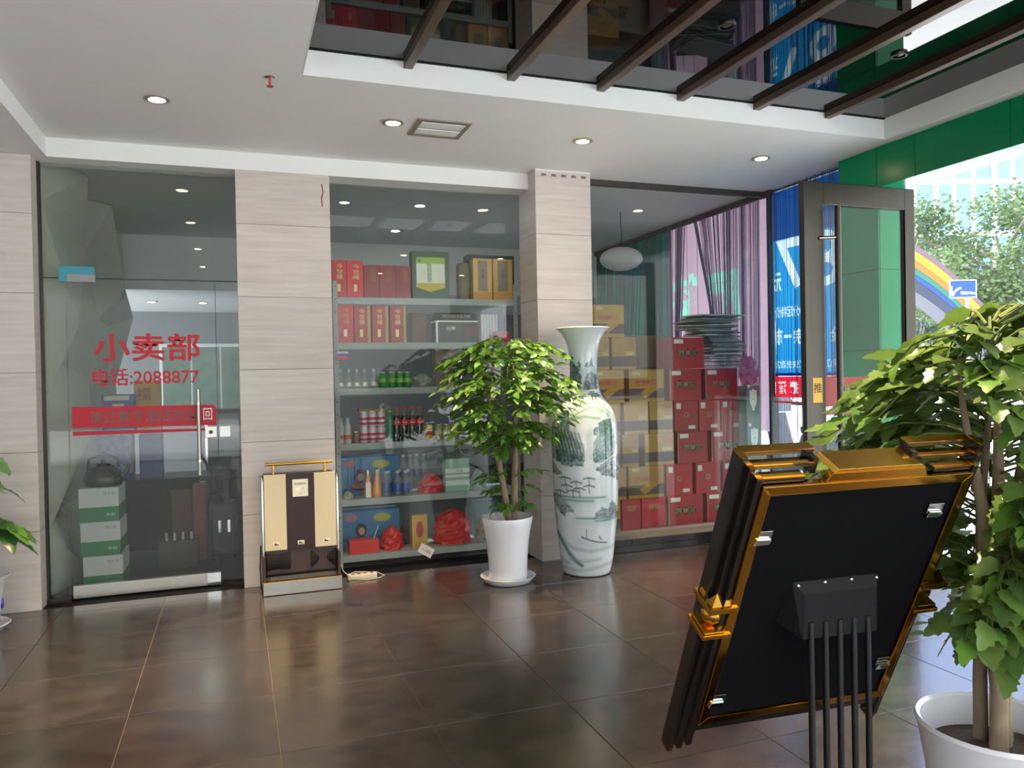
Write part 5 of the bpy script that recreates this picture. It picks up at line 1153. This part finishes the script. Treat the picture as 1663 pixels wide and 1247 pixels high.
part('blue_edge', bx(a, b, 7.176, 7.1795, zt, zt+.06), M('deep_blue', '#2a3a8a', .5), o)
o2, a, b, zz2 = goods('blue_snack_box', 'blue box with cream label stacked on the patterned carrier', 'box', 166, 640, 216, 703, 7.2, .18, M('snack_blue', '#2355a8', .35), zz)
part('cream_label', bx(a+.02, b-.03, 7.196, 7.1995, zz2-.05, zz2-.012), M('label_cream', '#ece4d2', .4), o2); part('cream_label', bx(a+.08, a+.17, 7.196, 7.1995, zz+.06, zz2-.08), MATS['label_cream'], o2)
o3, a, b, zz = goods('blue_box', 'plain dark blue box beside the patterned carrier', 'box', 226, 705, 262, 735, 7.18, .2, M('dusk_blue', '#46598f', .4), zt)
o4, a, b, zz4 = goods('yellow_gift_carton', 'golden yellow printed carton on top of the dark blue box', 'carton', 219, 617, 260, 700, 7.4, .12, M('golden_card', '#c79a34', .4, .1, var=.3, scale=8), zz)
letter('福', M('orange_red', '#b5502c', .5), o4, ((a+b)/2-.02, 7.298, zz4-.12), FX, FZ, h=.11)
solo('red_gift_bag', bx(-.52, -.36, 6.95, 7.05, 0, .56), M('gift_red_bag', '#4c151e', .5, var=.2), 'dark red gift bag with gold band standing on the shop floor', 'bag', (-.44, 7.0, 0), bevel=.006)
solo('red_gift_bag', bx(-.34, -.24, 6.72, 6.82, 0, .62), M('red_yellow_bag', '#7a2a2a', .5, var=.3, scale=5), 'tall red and yellow gift bag standing beside the suitcase', 'bag', (-.29, 6.77, 0), bevel=.006)
# glass display cabinet
t = thing('glass_display_cabinet', 'glass fronted display cabinet with lit shelves inside the shop', 'cabinet', (-.02, 8.1, 0))
part('cabinet_body', MB().box(-.28, .26, 8.0, 8.36, 0, .08).box(-.28, .26, 8.34, 8.36, .08, 1.15).box(-.28, .26, 8.0, 8.36, 1.15, 1.18), M('cabinet_grey', '#1c2022', .4), t)
part('glass_pane', bx(-.27, .25, 8.0, 8.006, .085, 1.145), PANE, t)
for z in (.3, .52, .74, .96): part('shelf_board', bx(-.27, .25, 8.02, 8.335, z, z+.012), M('shelf_white', '#465050', .3), t)
for x in (-.28, .24): part('corner_post', bx(x, x+.02, 7.995, 8.0, 0, 1.18), CHROME, t)
# wheeled black case with raised handle
t = thing('trolley_case', 'dark wheeled case with slanting pull handle on the shop floor', 'suitcase', (-.17, 6.75, 0))
DKC = M('dark_case', '#2a2626', .4, var=.2)
part('case_body', bx(-.22, .0, 6.70, 6.98, .04, .46), DKC, t, bevel=.03)
part('pull_handle', MB().tube([(-.10, 6.86, .45), (-.22, 6.95, .72), (-.29, 7.0, .86)], .011, 8), DKC, t, smooth=True)
for x in (-.19, -.03):
    for y in (6.73, 6.95): part('wheel', MB().cyl((x-.01, y, .022), (x+.01, y, .022), .022), DARK, t, smooth=True)
part('chrome_latch', bx(-.15, -.13, 6.694, 6.6995, .22, .32), CHROME, t); part('chrome_latch', bx(-.08, -.06, 6.694, 6.6995, .22, .32), CHROME, t)
# crate of bottles
t = thing('bottle_crate', 'brown wooden crate of bottles standing on the shop floor', 'crate', (-.44, 6.62, 0))
part('crate_box', MB().box(-.58, -.30, 6.5, 6.52, 0, .22).box(-.58, -.30, 6.68, 6.70, 0, .22).box(-.58, -.56, 6.52, 6.68, 0, .22).box(-.32, -.30, 6.52, 6.68, 0, .22).box(-.56, -.32, 6.52, 6.68, 0, .02), DW, t)
for k in range(4): part('bottle', MB().lathe([(.001, .02), (.026, .02), (.027, .15), (.012, .22), (.012, .27)], 12, (-.53+.06*k, 6.6, 0)), M('bottle_glass_pale', '#a9ada0', .15, coat=.5), t, smooth=True)
# back wall furniture
t = thing('wall_window', 'dim curtained window in the back wall of the shop', 'window', (-.3, 11.98, 1.0))
part('window_frame', bx(-1.0, .6, 11.96, 11.995, .95, 2.0), M('window_frame_grey', '#c9cccb', .5), t)
for k in range(4): part('window_pane', bx(-.96+.39*k, -.60+.39*k, 11.95, 11.9595, 1.0, 1.95), M('dim_green_pane', '#5d7468', .2, var=.4, scale=6), t)

# ================================================================== STREET OUTSIDE
GND = M('pale_pavement', '#d2d3d4', .6, var=.06, scale=2)
struct('floor_street', MB().box(4.66, 90, -60, 90, -.30, -.02), GND)
struct('floor_forecourt', bx(-60, 4.66, -16, -4.2, -.30, -.02), GND)
struct('floor_road', bx(-60, 4.66, -60, -16, -.30, -.04), M('asphalt', '#77787a', .8, var=.15, scale=5))
def at(px, py, d): return CAM+ray(px, py)*d
# flowering kerbless trees
def tree(label, c, rad, nleaf, trunk_r, cols, seed, lean=0):
    r = random.Random(seed); b = V((c.x, c.y, -.02)); t = thing('street_tree', label, 'tree', b, 'street trees')
    tr_ = MB(); tr_.tube([b, b+V((lean*.3, 0, (c.z-rad.z*.4)*.5)), V((c.x+lean, c.y, c.z-rad.z*.3)), V((c.x, c.y, c.z+rad.z*.4))], [trunk_r, trunk_r*.8, trunk_r*.55, trunk_r*.15], 10)
    for k in range(9):
        a = r.uniform(0, 2*PI); h_ = r.uniform(-.5, .4)
        tr_.tube([V((c.x+lean*.8, c.y, c.z+rad.z*(h_-.35))), V((c.x+rad.x*.4*math.cos(a), c.y+rad.y*.4*math.sin(a), c.z+rad.z*h_)), V((c.x+rad.x*.8*math.cos(a), c.y+rad.y*.8*math.sin(a), c.z+rad.z*(h_+.25)))], [trunk_r*.4, trunk_r*.25, trunk_r*.08], 6)
    part('trunk', tr_, M('grey_bark', '#6f6a5e', .9, var=.3, scale=12), t, smooth=True)
    cl = []
    for k in range(46):
        while True:
            p = V((r.uniform(-1, 1), r.uniform(-1, 1), r.uniform(-1, 1)))
            if .35 < p.length < 1: break
        cl.append((V((c.x+p.x*rad.x, c.y+p.y*rad.y, c.z+p.z*rad.z)), r.uniform(.28, .42)))
    mb = MB(); s = .085*max(rad)/2.2
    for k in range(nleaf):
        q, cr = cl[k % len(cl)]; d = V((r.gauss(0, 1), r.gauss(0, 1), r.gauss(0, 1))).normalized()*cr*max(rad)*.75*r.random()**.4; d.z *= .7
        p = q+d; a = V((r.gauss(0, 1), r.gauss(0, 1), r.gauss(0, .5))).normalized(); e = a.cross(V((r.gauss(0, 1), r.gauss(0, 1), r.gauss(0, 1)))).normalized(); u = s*r.uniform(.7, 1.4)
        mb.add([p, p+a*u*.5+e*u*.35, p+a*u, p+a*u*.5-e*u*.35], [(0, 1, 2, 3)])
    o = part('crown', mb, cols, t); o['kind'] = 'stuff'
TG1 = translucent('tree_leaf_pale', '#536742', .35, var=.35, scale=3, rough=.5); TG2 = translucent('tree_leaf_deep', '#384d40', .35, var=.35, scale=3, rough=.5)
tree('broad pale green street tree beyond the pavement', at(1618, 425, 27), V((3.7, 3.7, 2.35)), 20000, .25, TG1, 1, .6)
tree('darker green street tree behind the footbridge', at(1860, 430, 37), V((3.6, 3.6, 3.4)), 12000, .2, TG2, 2)
tree('distant grey green tree behind the rainbow footbridge', at(1490, 500, 42), V((4.6, 4.6, 3.6)), 12000, .2, TG2, 3)
tree('low bushy tree behind the road sign', at(1670, 560, 53), V((6.0, 6.0, 3.4)), 12000, .2, TG1, 4)
# added unseen facades that give shop and door glass an even grey reflection
FCD = M('added_facade_grey', '#9ea19d', .8, var=.12, scale=.4)
struct('added_facade_opposite', bx(-30, 12, -30, -26, -.04, 9), FCD)
struct('added_facade_side', bx(17, 24, -24, 1.5, -.02, 9), FCD)
# footbridge side painted in rainbow stripes
t = thing('rainbow_footbridge', 'rainbow striped side of a sloping pedestrian footbridge across the street', 'footbridge', at(1525, 640, 20)*1)
RC = ('#5c4456', '#8a7a1c', '#8f561c', '#135c50', '#123678', '#232b40')
P0, P1 = at(1440, 410, 20), at(1640, 582, 20); ax_ = (P1-P0); nrm = V((-ax_.y, ax_.x, 0)).normalized()
tot = 1.05; z0 = .62; wds = (.16, .26, .20, .16, .16, .30); zc = z0
for cname, wv in zip(RC, wds):
    mb = MB(); n = 14
    for k in range(n):
        for u in (k/n, (k+1)/n): pass
        a, b = k/n, (k+1)/n; pa = P0.lerp(P1, a)+V((0, 0, .35*math.sin(PI*a))); pb = P0.lerp(P1, b)+V((0, 0, .35*math.sin(PI*b)))
        q = [pa+V((0, 0, zc-wv)), pb+V((0, 0, zc-wv)), pb+V((0, 0, zc-wv))+nrm*.8, pa+V((0, 0, zc-wv))+nrm*.8, pa+V((0, 0, zc-.01)), pb+V((0, 0, zc-.01)), pb+V((0, 0, zc-.01))+nrm*.8, pa+V((0, 0, zc-.01))+nrm*.8]
        mb.hexa(q)
    part('stripe_band', mb, M('stripe_'+cname[1:], cname, .5), t); zc -= wv
for u in (.15, .55, .92):
    p = P0.lerp(P1, u)+nrm*.4; part('bridge_pier', MB().cyl((p.x, p.y, -.02), (p.x, p.y, p.z-.45), .16, n=14), M('pier_grey', '#9aa0a4', .7), t, smooth=True)
# blue road sign
c = at(1564, 469, 17); rt = V((ray(1600, 469)-ray(1500, 469)).to_tuple()); rt.z = 0; rt.normalize(); wd_ = .60; hg = .40
t = thing('road_sign', 'blue direction sign with white turn arrow on a post', 'road sign', (c.x, c.y, -.02))
fr_ = lambda a, b, d: c+rt*a+V((0, 0, b))+V((rt.y, -rt.x, 0))*d
part('sign_panel', MB().prism([(-wd_/2, -hg/2), (wd_/2, -hg/2), (wd_/2, hg/2), (-wd_/2, hg/2)], -.02, 0, fr_), M('sign_blue', '#0b3aa4', .5), t)
brd = MB()
for a in ((-wd_/2, wd_/2, -hg/2, -hg/2+.02), (-wd_/2, wd_/2, hg/2-.02, hg/2), (-wd_/2, -wd_/2+.02, -hg/2, hg/2), (wd_/2-.02, wd_/2, -hg/2, hg/2)): brd.prism([(a[0], a[2]), (a[1], a[2]), (a[1], a[3]), (a[0], a[3])], .001, .004, fr_)
part('sign_border', brd, PAPERW, t)
part('turn_arrow', MB().tube([fr_(-.23, -.15, .006), fr_(-.19, -.06, .006), fr_(-.12, .0, .006), fr_(-.05, .02, .006)], .022, 6), PAPERW, t)
part('turn_arrow', MB().tube([fr_(-.255, .06, .006), fr_(-.25, -.15, .006)], .015, 6), PAPERW, t)
letter('联舍70m', PAPERW, t, fr_(.10, -.09, .006), rt, FZ, w=.32, h=.075, bold=.02)
part('sign_post', MB().cyl((c.x+rt.x*.1, c.y+rt.y*.1, -.02), (c.x+rt.x*.1-rt.y*-.04, c.y+rt.y*.1-.0, c.z-hg/2), .035), M('pier_grey', '#9aa0a4', .7), t, smooth=True)
# office tower with blue glazing
c = at(1560, 300, 62); rt2 = rt; fw = V((-rt2.y, rt2.x, 0))
if fw.dot(ray(1560, 600)) < 0: fw = -fw
t = thing('office_tower', 'white office tower with vertical blue window bands far across the street', 'building', (c.x, c.y, -.02))
fr_ = lambda a, b, d: V((c.x, c.y, 0))+rt2*a+fw*d+V((0, 0, b))
TW = M('tower_white', '#dfe4e8', .6); TB = M('tower_blue_glass', '#5b84c4', .15)
part('tower_wall', MB().prism([(-12, -.02), (30, -.02), (30, 48), (-12, 48)], 0, 14, fr_), TW, t)
for k in range(26):
    a = -11.4+1.58*k
    for z in range(0, 10): part('window_pane', MB().prism([(a, 4+z*4.2), (a+1.15, 4+z*4.2), (a+1.15, 7.8+z*4.2), (a, 7.8+z*4.2)], -.08, -.01, fr_), TB, t)
    if k % 3 == 2: part('wall_fin', MB().prism([(a+1.2, 0), (a+1.53, 0), (a+1.53, 48), (a+1.2, 48)], -.35, -.01, fr_), TW, t)
# parked scooter seen under the posters
c = on(1305, 700, 0, 6.1); c.z = -.02
t = thing('parked_scooter', 'dark scooter parked on the pavement outside the poster window', 'scooter', (c.x, c.y, -.02))
SB = M('scooter_grey', '#3c4350', .35, coat=.3)
O = lambda a, b, z: V((c.x+b, c.y+a, z-.02))
for a in (-.62, .62):
    part('wheel', MB().cyl(O(a, -.05, .25), O(a, .05, .25), .25, n=24), M('tyre', '#1c1c1e', .8), t, smooth=True); part('wheel_hub', MB().cyl(O(a, -.055, .25), O(a, .055, .25), .10, n=16), CHROME, t, smooth=True)
part('scooter_body', MB().prism([(-.85, .55), (-.5, .42), (.1, .30), (.35, .30), (.48, .75), (.55, .95), (.45, .98), (.25, .42), (.0, .45), (-.1, .75), (-.75, .80)], -.14, .14, lambda a, b, d: O(a, d, b)), SB, t, bevel=.03)
part('seat', MB().prism([(-.75, .81), (-.1, .76), (-.08, .84), (-.4, .88), (-.78, .90)], -.13, .13, lambda a, b, d: O(a, d, b)), M('seat_black', '#1c1c1e', .6), t, bevel=.02)
part('fork', MB().tube([O(.62, 0, .25), O(.50, 0, .95), O(.47, 0, 1.05)], .03, 8), CHROME, t, smooth=True)
hb = part('handlebar', MB().tube([O(.42, -.34, 1.06), O(.47, -.12, 1.08), O(.47, .12, 1.08), O(.42, .34, 1.06)], .016, 8), DARK, t, smooth=True)
for s in (-1, 1):
    part('mirror_stalk', MB().tube([O(.46, s*.2, 1.08), O(.42, s*.28, 1.22), O(.40, s*.30, 1.26)], .007, 6), DARK, hb); part('mirror', MB().sphere(O(.40, s*.31, 1.29), .055, 12, 8, (.9, .3, .7)), DARK, hb, smooth=True)
part('windshield', MB().prism([(.50, .98), (.46, 1.28), (.43, 1.30), (.44, .98)], -.2, .2, lambda a, b, d: O(a, d, b)), M('smoked_screen', '#5c6672', .15), t)
part('headlight', MB().sphere(O(.55, 0, .9), .07, 12, 8), M('lamp_pale', '#d8d8d0', .2), t, smooth=True)
